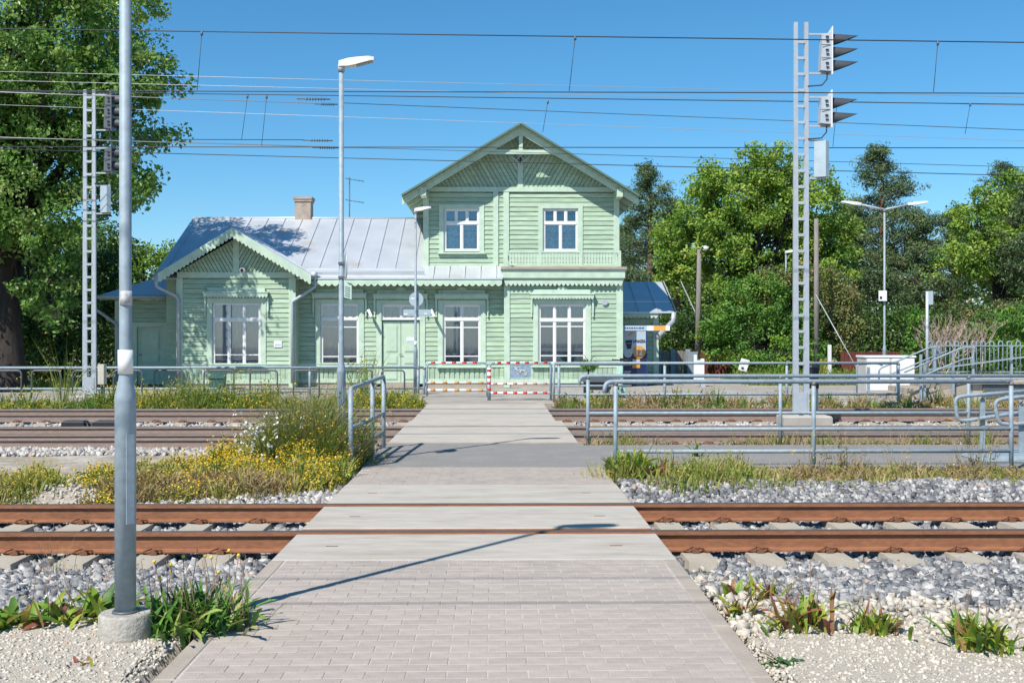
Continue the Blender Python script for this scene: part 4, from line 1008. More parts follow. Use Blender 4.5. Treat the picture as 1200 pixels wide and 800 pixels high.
# ------------------------------------------------------------------ RED AND WHITE BARRIERS
def striped(par, a, b, r, n, c1, c2, name='striped_bar'):
    a = Vector(a); b = Vector(b)
    base = MB().tube([a, b], r, 10).build(name, c2, par)
    for i in range(n):
        t0 = (i + .25) / n; t1 = (i + .25 + .42) / n
        MB().tube([a.lerp(b, t0), a.lerp(b, t1)], r * 1.06, 10).build('stripe', c1, base)
Y1 = 30.7
g1 = thing('barrier', 'left pedestrian barrier with faded orange and white lower bars', 'barrier', (XU(535, Y1), Y1, 0), 'striped pedestrian barriers')
MB().tube(smooth_corner([W(500.5, 464, Y1), W(500.5, 425, Y1), W(514, 424.8, Y1)], .14), .024, 8).build('frame', STEEL, g1)
MB().tube(smooth_corner([W(560, 424.8, Y1), W(571, 425, Y1), W(571, 464, Y1)], .14), .024, 8).build('frame', STEEL, g1)
striped(g1, W(502, 424.8, Y1), W(563, 424.8, Y1), .028, 5, REDB, WHB)
striped(g1, W(501, 448, Y1), W(571, 448.3, Y1), .030, 5, ORB, WHB)
striped(g1, W(501, 457, Y1), W(571, 457.3, Y1), .034, 5, ORB, WHB)
Y1 = 29.2
g2 = thing('barrier', 'right pedestrian barrier with red and white bars and a scribbled grey plate', 'barrier', (XU(610, Y1), Y1, 0), 'striped pedestrian barriers')
MB().tube(smooth_corner([W(574.5, 432, Y1), W(574.5, 425, Y1), W(590, 425, Y1)], .16), .022, 8).build('frame', STEEL, g2)
MB().tube([W(573.2, 430, Y1), W(573.2, 469.5, Y1)], .045, 12).build('post', STEEL, g2)
striped(g2, W(573.2, 430.5, Y1), W(573.2, 460, Y1), .048, 4, REDB, WHB, 'striped_post')
MB().tube(smooth_corner([W(640, 425, Y1), W(645.5, 425, Y1), W(645.5, 469, Y1)], .12), .03, 8).build('frame', STEEL, g2)
striped(g2, W(580, 425, Y1), W(645, 425, Y1), .030, 6, REDB, WHB)
striped(g2, W(575, 449.5, Y1), W(645, 449.5, Y1), .026, 6, mat('faded_red_paint', (.42, .2, .2), .5, var=.1), WHB)
striped(g2, W(575, 460.2, Y1), W(645, 460.2, Y1), .030, 6, REDB, WHB)
q0, q1 = W(597.5, 442.5, Y1 - .03), W(622, 427.5, Y1 - .03)
pl = MB().box(q0.x, q1.x, Y1 - .06, Y1 - .045, q0.z, q1.z).build('plate', mat('plate_grey', (.25, .33, .42), .5, var=.25, scale=12), g2)
rr = random.Random(5); m = MB()
for k in range(7):
    cx = q0.x + .12 + k * .05; cz = q1.z - .07 - abs(k - 3) * .0 - k * .025; pts = []
    for j in range(7): pts.append((min(q1.x - .02, cx + rr.uniform(-.06, .07)), Y1 - .066, max(q0.z + .02, min(q1.z - .02, cz + rr.uniform(-.07, .07)))))
    m.tube(pts, .006, 4)
m.build('scribble', WHB, pl)

# ------------------------------------------------------------------ SIGNAL MASTS
def signal_mast(label, X, Y, ztop, wd, heads, box, pitch, zbase=-.1, shade=False):
    t = thing('signal_mast', label, 'railway signal', (X, Y, zbase), 'lattice signal masts')
    h = wd / 2; ww = wd * .30
    for s in (-1, 1):
        x = X + s * (h - ww / 2)
        MB().poly([(x - ww * .62, Y - .04, zbase), (x + ww * .62, Y - .04, zbase), (x + ww * .62, Y + .04, zbase), (x - ww * .62, Y + .04, zbase),
                   (x - ww * .42, Y - .03, ztop), (x + ww * .42, Y - .03, ztop), (x + ww * .42, Y + .03, ztop), (x - ww * .42, Y + .03, ztop)],
                  [(4, 5, 6, 7), (0, 1, 5, 4), (1, 2, 6, 5), (2, 3, 7, 6), (3, 0, 4, 7)]).build('upright', STEELP, t)
    z = zbase + .55
    while z < ztop - .15:
        MB().box(X - h + ww * .9, X + h - ww * .9, Y - .045, Y + .03, z - .028, z + .028).build('rung', STEELP, t); z += pitch
    MB().bbox(X - .42, X + .55, Y - .30, Y + .30, zbase - .15, zbase + .16, .03).build('footing', CONC, t)
    MB().box(X - h * .8, X + h * .8, Y - .05, Y - .041, zbase + .2, zbase + .62).build('base_plate', STEELP, t)
    for (za, zb, n, dx) in heads:
        x0 = X + h + dx; H = zb - za; xb = x0 + .22
        hd = MB().poly([(x0 + .02, Y - .10, za + .03), (xb, Y - .13, za), (xb, Y + .13, za), (x0 + .02, Y + .10, za + .03), (x0 + .05, Y - .10, zb - .04), (xb, Y - .13, zb), (xb, Y + .13, zb), (x0 + .05, Y + .10, zb - .04)],
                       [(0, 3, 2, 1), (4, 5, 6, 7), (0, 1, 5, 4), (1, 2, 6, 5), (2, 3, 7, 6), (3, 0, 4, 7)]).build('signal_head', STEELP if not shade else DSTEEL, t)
        MB().poly([(xb + .003, Y - .19, za - .07), (xb + .02, Y - .19, za - .07), (xb + .02, Y + .19, za - .02), (xb + .003, Y + .19, za - .02),
                   (xb + .003, Y - .19, zb + .10), (xb + .02, Y - .19, zb + .10), (xb + .02, Y + .19, zb + .02), (xb + .003, Y + .19, zb + .02)],
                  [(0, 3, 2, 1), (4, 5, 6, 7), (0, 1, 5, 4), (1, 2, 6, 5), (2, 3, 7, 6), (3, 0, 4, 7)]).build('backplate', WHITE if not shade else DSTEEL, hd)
        for i in range(n):
            zc = zb - H * (i + .5) / n
            MB().box(x0 + .03, xb - .01, Y - .136, Y - .128, zc - H / n / 2 - .004, zc - H / n / 2 + .008).build('joint', DARK, hd)
            MB().box(x0 + .11, x0 + .17, Y - .145, Y - .129, zc + .02, zc + .05).box(x0 + .12, x0 + .18, Y - .145, Y - .129, zc - .06, zc - .035).build('latch', DARK, hd)
            # visor: half-open hood, longer on top, pointing to the right
            n_ = 10; V = []; r0 = .125; r1 = .112; L = .56
            for k in range(n_ + 1):
                an_ = math.pi * (-.28 + 1.56 * k / n_)
                ll = L * (.52 + .48 * math.sin(an_))
                V.append((xb + .021, Y + r0 * math.cos(an_), zc + r0 * math.sin(an_)))
                V.append((xb + .021 + ll, Y + r1 * math.cos(an_), zc + r1 * math.sin(an_) - .02 * ll / L))
            Fc = [(2 * k, 2 * k + 2, 2 * k + 3, 2 * k + 1) for k in range(n_)]
            MB().poly(V, Fc, 0, True).build('visor', mat('visor_grey', (.055, .06, .068), .55, var=.1), hd)
            MB().disc((xb + .03, Y, zc), (1, 0, 0), .09, .02, 16).build('lens', DARK, hd)
        for zz in (za - .02, zb - .02):
            MB().box(X + h - .04, xb, Y - .02, Y + .02, zz - .015, zz + .02).build('bracket', STEELP, hd)
        MB().tube([(x0 + .16, Y - .05, za - .02), (x0 + .16, Y - .05, za - .14), (x0 + .06, Y - .05, za - .26), (X + h - .02, Y - .03, za - .28)], .014, 6).build('cable', DARK, hd)
    za, zb, dx = box; x0 = X + h + dx
    bx = MB().poly([(x0, Y - .02, za), (x0 + .20, Y - .14, za), (x0 + .28, Y - .08, za), (x0 + .08, Y + .10, za), (x0, Y - .02, zb), (x0 + .20, Y - .14, zb), (x0 + .28, Y - .08, zb), (x0 + .08, Y + .10, zb)],
              [(0, 3, 2, 1), (4, 5, 6, 7), (0, 1, 5, 4), (1, 2, 6, 5), (2, 3, 7, 6), (3, 0, 4, 7)]).build('relay_box', SIGNB, t)
    MB().box(X + h - .04, x0 + .24, Y - .02, Y + .02, za - .04, za - .005).box(X + h - .04, x0 + .24, Y - .02, Y + .02, zb + .005, zb + .03).build('bracket', STEELP, bx)
    MB().tube([(x0 + .16, Y, za - .02), (x0 + .16, Y, za - .22), (X + h, Y, za - .30)], .012, 6).build('cable', DARK, bx)
    return t
YM = 23.0
zz = lambda v: ZV(v, YM)
sm1 = signal_mast('tall pale lattice signal mast on the right with five black visored lamps', XU(938.5, YM), YM, zz(25), .30, [(zz(84), zz(38), 3, .20), (zz(146), zz(112), 2, .19)], (zz(207), zz(165), .11), .32)
YM2 = 28.6
zz = lambda v: ZV(v, YM2)
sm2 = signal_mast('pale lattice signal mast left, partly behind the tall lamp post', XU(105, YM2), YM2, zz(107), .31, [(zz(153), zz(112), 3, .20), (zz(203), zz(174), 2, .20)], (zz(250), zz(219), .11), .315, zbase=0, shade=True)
# small boxes beside masts
p = W(953, 455, 24.0)
ub = thing('utility_box', 'small black box on a white post right of the right signal mast', 'utility box', (p.x, 24.0, -.1))
q0, q1 = W(947, 437, 24), W(957, 430.5, 24)
MB().box(q0.x, q1.x + .02, 23.9, 24.1, .55, q1.z).build('housing', DARK, ub); MB().bbox(q0.x - .01, q1.x + .03, 23.88, 24.12, q1.z + .001, q1.z + .04, .01).build('lid', DSTEEL, ub)
MB().box(q1.x - .02, q1.x + .02, 23.95, 24.05, -.2, .549).build('post', CREAM, ub)
p = W(119.5, 440, 29.2)
ub2 = thing('utility_box', 'cream utility box on a short post right of the left signal mast', 'utility box', (p.x, 29.2, 0))
q0, q1 = W(116, 450, 29.2), W(123.5, 426.5, 29.2)
MB().box(q0.x, q1.x, 29.1, 29.3, q0.z, q1.z).build('housing', CREAM, ub2); MB().tube([(p.x, 29.2, -.02), (p.x, 29.2, q0.z)], .03, 8).build('post', DSTEEL, ub2)

# ------------------------------------------------------------------ OVERHEAD WIRES
def wire(label, Y, p0, p1, r=.010, m=WIRE, droppers=(), u0=None, u1=None):
    """straight span through two sighted points of the plane Y, carried on far beyond them"""
    a = W(p0[0], p0[1], Y); b = W(p1[0], p1[1], Y); d = (b - a)
    A = a - d * 1.2 if u0 is None else W(u0, p0[1] + (p1[1] - p0[1]) * (u0 - p0[0]) / (p1[0] - p0[0]), Y)
    B = b + d * 1.2 if u1 is None else W(u1, p0[1] + (p1[1] - p0[1]) * (u1 - p0[0]) / (p1[0] - p0[0]), Y)
    o = MB().tube([A, B], r * .85, 6).build('overhead_wire', m, loc=(0, Y, a.z), label=label, cat='wire', group='overhead railway wires')
    for (ua, va, ub, vb) in droppers:
        MB().tube([W(ua, va, Y), W(ub, vb, Y)], .006, 5).build('dropper', m, o)
        MB().tube([W(ua, va, Y) + Vector((0, 0, .02)), W(ua, va, Y) - Vector((0, 0, .05))], .022, 6).build('clamp', DSTEEL, o)
    return o
wire('topmost dark wire crossing the whole sky with three droppers', 20.3, (0, 34), (1200, 50), .012, droppers=[(236.5, 38.5, 231, 106), (674, 44, 667, 107), (1099, 50, 1094, 108)])
wire('straight dark contact wire level with the lower lamps of the right signal', 20.3, (0, 106.5), (1200, 109.5), .011)
wire('dark wire just below the long contact wire, dipping to the right', 25.2, (0, 107), (1200, 122.5), .012, droppers=[(290, 112.5, 283, 164), (312.5, 113, 306.5, 171), (642, 119, 636, 155), (1137, 122, 1131, 157), (981, 120, 976, 172)])
wire('dark contact wire passing in front of the tower gable', 25.2, (0, 172), (1200, 173.5), .012)
wire('thin wire sloping down behind the right signal', 26.0, (330, 118), (1200, 152.5), .009, u0=400)
wire('thin pale wire across the upper left tree, upper of the pair', 30.0, (0, 84), (800, 104), .008, WIRE_LIT)
wire('thin pale wire across the upper left tree, lower of the pair', 30.0, (0, 94.5), (800, 114), .008, WIRE_LIT)
wire('pale wire glinting in front of the left tree below the pair', 27.0, (0, 108), (360, 121), .012, WIRE_LIT, u1=395)
wire('thin pale wire over the middle of the left tree', 29.0, (0, 123), (1200, 165), .007, WIRE_LIT)
wire('pale double wire crossing the left tree beside the lower lamps', 27.5, (0, 161), (400, 173), .011, WIRE_LIT, u1=420)
wire('dark wire ending in an insulator left of the second lamp post', 28.0, (0, 163), (355, 164), .010, u1=356)
wire('thin wire running behind the gable towards the right', 31.0, (400, 172.5), (1200, 196), .009)
wire('lowest dark wire crossing the gable and the trees', 27.5, (220, 180.5), (1200, 206), .012)
wire('contact wire above the nearest track, higher than the picture', 10.75, (0, -128), (1200, -128), .007)
# the track the photographer stands by has its own wires, their shadows fall on the pavers
for z, g in ((5.9, 'lower'), (7.0, 'upper')):
    MB().tube([(-60, 3.3, z), (60, 3.3, z)], .011, 6).build('overhead_wire', WIRE, loc=(0, 3.3, z), label='%s wire over the track beside the camera' % g, cat='wire', group='overhead railway wires')
for (u0, u1, v, Y, g) in ((348, 387, 116, 25.2, 'upper'), (369, 396, 122, 26, 'second'), (355, 390, 164.5, 28, 'third'), (366, 397, 173, 27.5, 'lowest')):
    a = W(u0, v, Y); b = W(u1, v + .5, Y); t = thing('insulator', 'ribbed insulator in the wires beside the second lamp post, %s of four' % g, 'insulator', tuple(a), 'insulators in the wires')
    MB().tube([a, b], .014, 6).build('rod', DSTEEL, t)
    n = 7
    for k in range(n): q = a.lerp(b, .3 + .6 * k / n); MB().disc(q, (1, 0, 0), .032, .02, 8).build('shed', DSTEEL, t)

# ------------------------------------------------------------------ RIGHT SIDE: steps, ramp, picket fence
YP = 29.4
sx = XU(1140, YP); zt = ZV(450, YP)
rp = thing('raised_platform', 'raised concrete platform with a shaded face and three steps at the right edge', 'platform', (sx, YP, 0))
MB().box(sx, 24, YP, 33.5, -.3, zt).build('slab', CONC, rp)
MB().box(sx + .25, 24, YP - .05, YP - .001, zt - .35, zt - .03).build('shaded_face_panel', DSTEEL, rp)  # face panel, its shadow put into the dark grey colour
MB().box(sx - .12, 24, YP - .12, YP + .02, zt + .001, zt + .06).build('coping', CONCB, rp)
for k in range(3):
    MB().bbox(sx - 2.1 + k * .6, sx - .01, YP + .1, 31.4, -.1 if k == 0 else .15 * k - .02, .15 * (k + 1) - .02, .015).build('step', CONCB, rp)
MB().poly([(sx - 1.3, YP + .02, -.1), (sx, YP + .02, -.1), (sx, YP + .02, zt), (sx - 1.5, YP + .02, .1), (sx - 1.3, YP + .09, -.1), (sx, YP + .09, -.1), (sx, YP + .09, zt), (sx - 1.5, YP + .09, .1)], [(0, 1, 2, 3), (7, 6, 5, 4), (2, 6, 7, 3)]).build('stringer', CONCB, rp)
YPF = 31.8
pk = thing('picket_fence', 'grey steel fence of looped pickets on the raised platform', 'fence', (XU(1150, YPF), YPF, .4))
x = XU(1090, YPF); xe = 22.5; k = 0
zt_, zb_ = ZV(400, YPF), ZV(441, YPF)
zt_0 = zt_
while x < xe:
    w_ = .06
    MB().tube(smooth_corner([(x - w_, YPF, zb_), (x - w_, YPF, zt_0), (x + w_, YPF, zt_0), (x + w_, YPF, zb_)], .055, 3), .017, 6).build('picket', STEEL, pk)
    x += .245
for z in (zt_0 - .12, zb_ + .12): MB().box(XU(1088, YPF), xe, YPF - .03, YPF - .012, z - .015, z + .015).build('rail', STEEL, pk)
MB().bar(W(1088, 433, YPF - .2), W(1300, 405, YPF - .2), .04, .04).build('rail', STEEL, pk)
for u in (1095, 1140, 1185, 1230): q = XU(u, YPF - .1); MB().box(q - .03, q + .03, YPF - .14, YPF - .08, .2, zt_0 - .1).build('post', STEEL, pk)
hr = thing('stair_handrail', 'pipe handrails rising beside the concrete steps to the platform', 'handrail', (XU(1080, 29.5), 29.5, 0))
MB().tube(smooth_corner([W(1004, 464, 29.6), W(1004, 427, 29.6), W(1028, 425.5, 29.6), W(1034, 428, 29.6)], .08), .022, 8).build('hoop', STEEL, hr)
MB().tube(smooth_corner([W(1030, 446, 29.3), W(1030, 432, 29.3), W(1090, 407, 29.3), W(1100, 407, 29.3), W(1102, 419, 29.3)], .1), .022, 8).build('handrail', STEEL, hr)
MB().tube(smooth_corner([W(1060, 436, 29.1), W(1128, 407, 29.1), W(1141, 407, 29.1), W(1141, 420, 29.1), W(1130, 420.5, 29.1), W(1072, 444, 29.1)], .1), .022, 8).build('handrail', STEEL, hr)
MB().tube(smooth_corner([W(1040, 440, 30.5), W(1110, 411, 30.5)], .1), .02, 8).build('handrail', STEEL, hr)
for u, v0, v1 in ((1079, 415, 474), (1083.5, 425, 474), (1117, 412, 462), (1052, 424, 474), (1018, 430, 463)):
    q0 = W(u, v0, 29.3); q1 = W(u, v1, 29.3); MB().box(q0.x - .03, q0.x + .03, 29.28, 29.33, q1.z, q0.z).build('post', STEEL, hr)
q = W(1117, 423, 29.2); MB().disc((q.x, 29.14, q.z), (0, 1, 0), .04, .01, 12).build('reflector', ORG, hr)
# near handrail loops at the frame edge
for k, (Y, us, g) in enumerate(((15.9, [(1215, 457), (1127, 464), (1119, 467), (1122, 492), (1132, 493), (1152, 489.5), (1215, 480)], 'farther'), (15.3, [(1225, 462), (1174, 467), (1165.5, 471), (1170, 495), (1178, 497), (1200, 496), (1225, 492)], 'nearer'))):
    t = thing('looped_handrail', 'looped pipe handrail at the right edge of the picture, %s of the two' % g, 'handrail', (XU(us[2][0], Y), Y, 0), 'looped handrails at the right edge')
    MB().tube(smooth_corner([W(u, v, Y) for u, v in us], .09), .027, 10).build('loop', STEEL, t)
    u = 1153 if k == 0 else 1199
    q = W(u, 468 if k == 0 else 474, Y); MB().box(q.x - .035, q.x + .035, Y + .04, Y + .06, -.05, q.z).build('post', STEEL, t)
    MB().tube([(q.x, Y + .05, q.z - .001), (q.x, Y + .05, q.z + .035)], [.03, .008], 6).build('cap', STEEL, t)
q = W(1146, 540, 15.6)
rb = thing('steel_threshold', 'galvanised steel threshold plate under the looped handrails', 'threshold', (q.x, 15.6, 0))
MB().poly([(q.x - .08, 15.2, 0), (q.x + 2.2, 14.9, 0), (q.x + 2.2, 16.0, 0), (q.x - .08, 16.0, 0), (q.x + .05, 15.2, .07), (q.x + 2.2, 14.9, .16), (q.x + 2.2, 16.0, .16), (q.x + .05, 16.0, .07)],
          [(4, 5, 6, 7), (0, 1, 5, 4), (1, 2, 6, 5), (2, 3, 7, 6), (3, 0, 4, 7)]).build('plate', STEEL, rb)
MB().box(q.x + .5, q.x + 2.2, 14.3, 14.8, -.02, .03).build('grating', DSTEEL, rb)
# white cabinet
YQ = 33.2
q0, q1 = W(1014.5, 463, YQ), W(1072, 417.5, YQ)
cb = thing('equipment_cabinet', 'large white equipment cabinet behind the double lamp post', 'cabinet', (q0.x, YQ, 0))
MB().box(q0.x, q1.x, YQ, YQ + .8, 0, q1.z - .03).build('body', mat('pale_cabinet', (.46, .47, .46), .6, var=.12, scale=3, col2=(.42, .40, .36), c2scale=2), cb)
MB().bbox(q0.x - .03, q1.x + .03, YQ - .03, YQ + .83, q1.z - .029, q1.z + .02, .01).build('lid', WHITE, cb)
for k in range(2): a = q0.x + .02 + k * (q1.x - q0.x) / 2; MB().box(a + .02, a + (q1.x - q0.x) / 2 - .04, YQ - .015, YQ - .001, .05, q1.z - .06).build('door', WHITE, cb)
# poles among the trees
ut = thing('utility_pole', 'weathered wooden utility pole with a yellow band and a small lamp', 'utility pole', (XU(817, 45), 45, 0))
zt = ZV(292, 45); MB().tube([(XU(817, 45), 45, -.2), (XU(819.5, 45), 45, zt)], [.12, .085], 12).build('pole', WOODG, ut)
zq = ZV(395, 45); MB().tube([(XU(817.4, 45), 45, zq - .06), (XU(817.4, 45), 45, zq + .06)], .115, 12).build('band', YEL, ut)
MB().tube([(XU(820, 45), 45, zt - .2), (XU(823, 44.7), 44.7, zt + .1), (XU(828, 44.6), 44.6, zt + .08)], .03, 6).build('arm', STEELP, ut); MB().tube([(XU(825, 44.6), 44.6, zt + .08), (XU(829, 44.6), 44.6, zt - .02)], [.05, .12], 10).build('lamp', LIGHTW, ut)
u2 = thing('utility_pole', 'bare wooden pole top standing in the linden crown', 'utility pole', (XU(957, 43), 43, 0))
MB().tube([(XU(957, 43), 43, -.2), (XU(956.5, 43), 43, ZV(256, 43))], [.11, .08], 10).build('pole', WOODG, u2)
MB().tube([(XU(956, 42.9), 42.9, ZV(345, 43)), (XU(1012, 41), 41, 0)], .018, 6).build('guy_wire', STEELP, u2)
sp = thing('slim_post', 'slim grey post with a small box on top in front of the dead shrub', 'post', (XU(1086.5, 34), 34, 0))
MB().tube([(XU(1086.5, 34), 34, 0), (XU(1086.5, 34), 34, ZV(341, 34))], .045, 10).build('pole', STEELP, sp)
q = W(1089, 349, 34); MB().box(q.x - .03, q.x + .08, 33.9, 34.05, q.z - .2, q.z + .2).build('box', SIGNB, sp)
# boards behind
YF = 46.0
rf_ = thing('red_fence', 'dark red board fence under the bushes right of the station', 'fence', (XU(850, YF), YF, 0))
x = XU(806, YF)
while x < XU(905, YF): MB().box(x + .006, x + .134, YF - random.uniform(.03, .045), YF, -.05, ZV(411.5, YF) + random.uniform(-.015, .015)).build('board', REDP, rf_); x += .14
MB().box(XU(806, YF), XU(905, YF), YF + .002, YF + .05, .2, .3).build('rail', REDP, rf_)
rf2 = thing('red_fence', 'low red board fence behind the white cabinet', 'fence', (XU(1040, 44), 44, 0))
x = XU(985, 44)
while x < XU(1100, 44): MB().box(x + .006, x + .134, 43.96, 44, .3, ZV(412, 44) + random.uniform(-.015, .015)).build('board', REDP, rf2); x += .14
MB().box(XU(985, 44), XU(1100, 44), 44.002, 44.05, .5, .6).build('rail', REDP, rf2)
gp = thing('gate', 'weathered grey wooden gate with blue grey posts beside the side annex', 'gate', (XU(790, 44.5), 44.5, 0))
x = XU(774, 44.5)
while x < XU(806, 44.5): MB().box(x + .006, x + .10, 44.47, 44.5, .0, ZV(411, 44.5) + random.uniform(-.02, .02)).build('board', WOODG, gp); x += .108
for u in (772, 788.5, 806): q = XU(u, 44.4); MB().box(q - .09, q + .09, 44.35, 44.46, 0, ZV(409, 44.5)).build('post', GPAINT, gp)
q = XU(811, 44.3); MB().box(q - .2, q + .2, 44.2, 44.34, 0, ZV(412, 44.4)).build('panel', GPAINT, gp)
wb_ = thing('white_board', 'white plastic board with one taller side standing before the red fence', 'board', (XU(818, 36.5), 36.5, 0))
for (u0, u1, v0, v1) in ((813, 816.2, 415.5, 447), (816.3, 821, 422, 447), (821.1, 825, 420, 447)):
    q0, q1 = W(u0, v1, 36.5), W(u1, v0, 36.5); MB().box(q0.x, q1.x, 36.45, 36.53, q0.z, q1.z).build('panel', WHB, wb_)
q = W(823.5, 450, 36.5); MB().box(q.x - .07, q.x + .07, 36.4, 36.6, 0, .19).build('foot', STEELP, wb_)
wt = W(873, 427.5, 40); o = thing('placard', 'small tilted white placard hanging before the red fence', 'placard', tuple(wt))
MB().bar((wt.x - .10, 40, wt.z - .20), (wt.x + .02, 40, wt.z + .20), .30, .02, (0, 1, 0)).build('plate', WHITE, o); MB().box(wt.x - .13, wt.x - .05, 39.975, 39.988, wt.z - .14, wt.z - .07).build('print', INK, o)
MB().tube([(wt.x, 40.05, 0), (wt.x, 40.05, wt.z)], .02, 6).build('stake', WOODG, o)
p0 = W(972, 421, 42); o = thing('white_post', 'short white post at the edge of the bushes behind the right mast', 'post', (p0.x, 42, 0))
MB().bbox(p0.x - .06, p0.x + .06, 41.95, 42.05, 0, ZV(404, 42), .01).build('post', WHB, o)

# ------------------------------------------------------------------ VENDING MACHINE, SCOOTER, PLANTER, BENCH
def text(s, h, w, origin, m, par, name='lettering', bold=.0):
    c = bpy.data.curves.new(name, 'FONT'); c.body = s; c.size = 1; c.extrude = .004; c.offset = bold; c.resolution_u = 2
    o = bpy.data.objects.new(name, c); COL.objects.link(o); dg = bpy.context.evaluated_depsgraph_get(); dg.update()
    me = bpy.data.meshes.new_from_object(o.evaluated_get(dg)); bpy.data.objects.remove(o)
    co = [v.co.copy() for v in me.vertices]; x0 = min(c.x for c in co); x1 = max(c.x for c in co); y0 = min(c.y for c in co); y1 = max(c.y for c in co)
    base = rootloc(par)
    for v in me.vertices:
        X = origin[0] + (v.co.x - x0) / (x1 - x0) * w; Z = origin[2] + (v.co.y - y0) / (y1 - y0) * h
        v.co = (X - base.x, origin[1] - .001 + (v.co.z - .004) * .3 - base.y, Z - base.z)
    me.materials.clear(); me.materials.append(m)
    r = bpy.data.objects.new(name, me); COL.objects.link(r); r.parent = par; return r
YV = 36.9
v0, v1 = W(730, 452, YV), W(757.5, 387.5, YV)
vm = thing('vending_machine', 'navy coffee vending machine with a pale poster and orange price disc', 'vending machine', (v0.x, YV, 0))
MB().box(v0.x, v1.x, YV, YV + .75, .03, v1.z).build('cabinet', NAVY, vm)
MB().box(v1.x + .001, v1.x + .02, YV, YV + .75, .03, v1.z).build('side_panel', BLUE, vm)
f = YV - .012
MB().box(v0.x + .0, v1.x - .02, f, YV - .001, ZV(414, YV), v1.z - .01).build('poster', POST, vm)
MB().disc((XU(735.8, YV), f - .004, ZV(414, YV)), (0, 1, 0), .135, .006, 24).build('poster_foot', POST, vm)
MB().disc((XU(749, YV), f - .010, ZV(412.5, YV)), (0, 1, 0), .20, .006, 28).build('price_disc', ORG, vm)
text('12', .19, .19, (XU(745.8, YV), f - .016, ZV(416, YV)), WHITE, vm, 'price', .03)
text('LAVAZZA', .095, .40, (XU(742, YV), f - .006, ZV(401.5, YV)), INK, vm, 'brand_lettering', .05)
text('1', .06, .03, (XU(737, YV), f - .012, ZV(416, YV)), ORG, vm, 'numeral')
cu = MB().prism([(XU(732.5, YV), ZV(399, YV)), (XU(741, YV), ZV(398, YV)), (XU(739.5, YV), ZV(408.5, YV)), (XU(735, YV), ZV(409, YV))][::-1], f - .008, f - .001).build('printed_cup', INK, vm)
text('LAVAZZA', .028, .13, (XU(734.3, YV), f - .010, ZV(402.6, YV)), WHITE, vm, 'cup_lettering')
MB().bar((XU(736.5, YV), f - .004, ZV(393, YV)), (XU(741.5, YV), f - .004, ZV(389.5, YV)), .05, .006, (0, 1, 0)).build('printed_sugar_stick', ORG, vm)
q0, q1 = W(741, 431, YV), W(750, 420.5, YV); MB().box(q0.x, q1.x, f, YV - .001, q0.z, q1.z).build('payment_panel', ORG, vm); MB().box(q0.x + .02, q1.x - .02, f - .005, f - .0005, q0.z + .14, q1.z - .02).build('screen', POST, vm)
for (u0, u1, v_) in ((731, 739, 422.5), (731, 739.5, 436), (731, 738, 438.3)): q0, q1 = W(u0, v_, YV), W(u1, v_ - 1.4, YV); MB().box(q0.x, q1.x, f, YV - .001, q0.z, q1.z).build('printed_line', POST, vm)
YS = 36.3
s0, s1 = W(728.5, 387.3, YS), W(785, 381.5, YS)
hb = thing('header_sign', 'long sign above the vending machine, pale left and orange right', 'sign', (s0.x, YS, 1.8))
xa, xb, xc = XU(758, YS), XU(766, YS), XU(780, YS)
MB().box(s0.x, xa, YS, YS + .06, s0.z, s1.z).build('pale_panel', POST, hb); MB().box(xa + .001, xb, YS, YS + .06, s0.z, s1.z).build('white_panel', WHITE, hb)
MB().box(xb + .001, xc, YS, YS + .06, s0.z, s1.z).build('orange_panel', mat('orange_sign', (.75, .36, .06), .5, var=.04), hb); MB().box(xc + .001, s1.x, YS, YS + .06, s0.z, s1.z).build('white_panel', WHITE, hb)
rr = random.Random(2); x = s0.x + .09
while x < xa - .08:
    l = rr.choice([.05, .07, .03]); MB().box(x, x + l, YS - .004, YS - .0005, s0.z + .055, s0.z + .10).build('printed_line', BLUE, hb); x += l + .018
MB().bar((s0.x + .1, YS + .03, s1.z), (s0.x + .1, YS + .6, s1.z + .05), .03, .03).bar((xc, YS + .03, s1.z), (xc - .1, YN - .03, s1.z + .1), .03, .03).build('bracket', DSTEEL, hb)
# scooter
YSc = 30.2
scx = XU(729, YSc)
sc_ = thing('electric_scooter', 'teal electric kick scooter parked beside the grey planter', 'scooter', (scx, YSc, 0))
MB().tube([(scx, YSc, .12), (scx - .02, YSc + .06, .98)], .028, 8).build('stem', TEAL, sc_)
MB().tube([(scx - .26, YSc + .02, 1.0), (scx - .1, YSc + .06, .985), (scx + .1, YSc + .06, .985), (scx + .24, YSc + .02, 1.0)], .02, 8).build('handlebar', DARK, sc_)
MB().box(scx - .05, scx + .05, YSc + .03, YSc + .09, .96, 1.04).build('display', DARK, sc_)
MB().bbox(scx - .09, scx + .09, YSc + .15, YSc + .95, .09, .17, .02).build('deck', TEAL, sc_)
MB().bar((scx, YSc + .02, .14), (scx, YSc + .2, .13), .08, .06).build('neck', TEAL, sc_)
for yy in (YSc, YSc + 1.0):
    wh = MB().disc((scx, yy, .12), (1, .05, 0), .12, .05, 20).build('wheel', DARK, sc_)
    MB().disc((scx, yy, .12), (1, .05, 0), .055, .058, 14).build('rim', STEELP, wh)
MB().tube([(scx + .05, YSc - .12, .16), (scx + .05, YSc, .26), (scx + .05, YSc + .12, .2)], .02, 6).build('mudguard', TEAL, sc_)
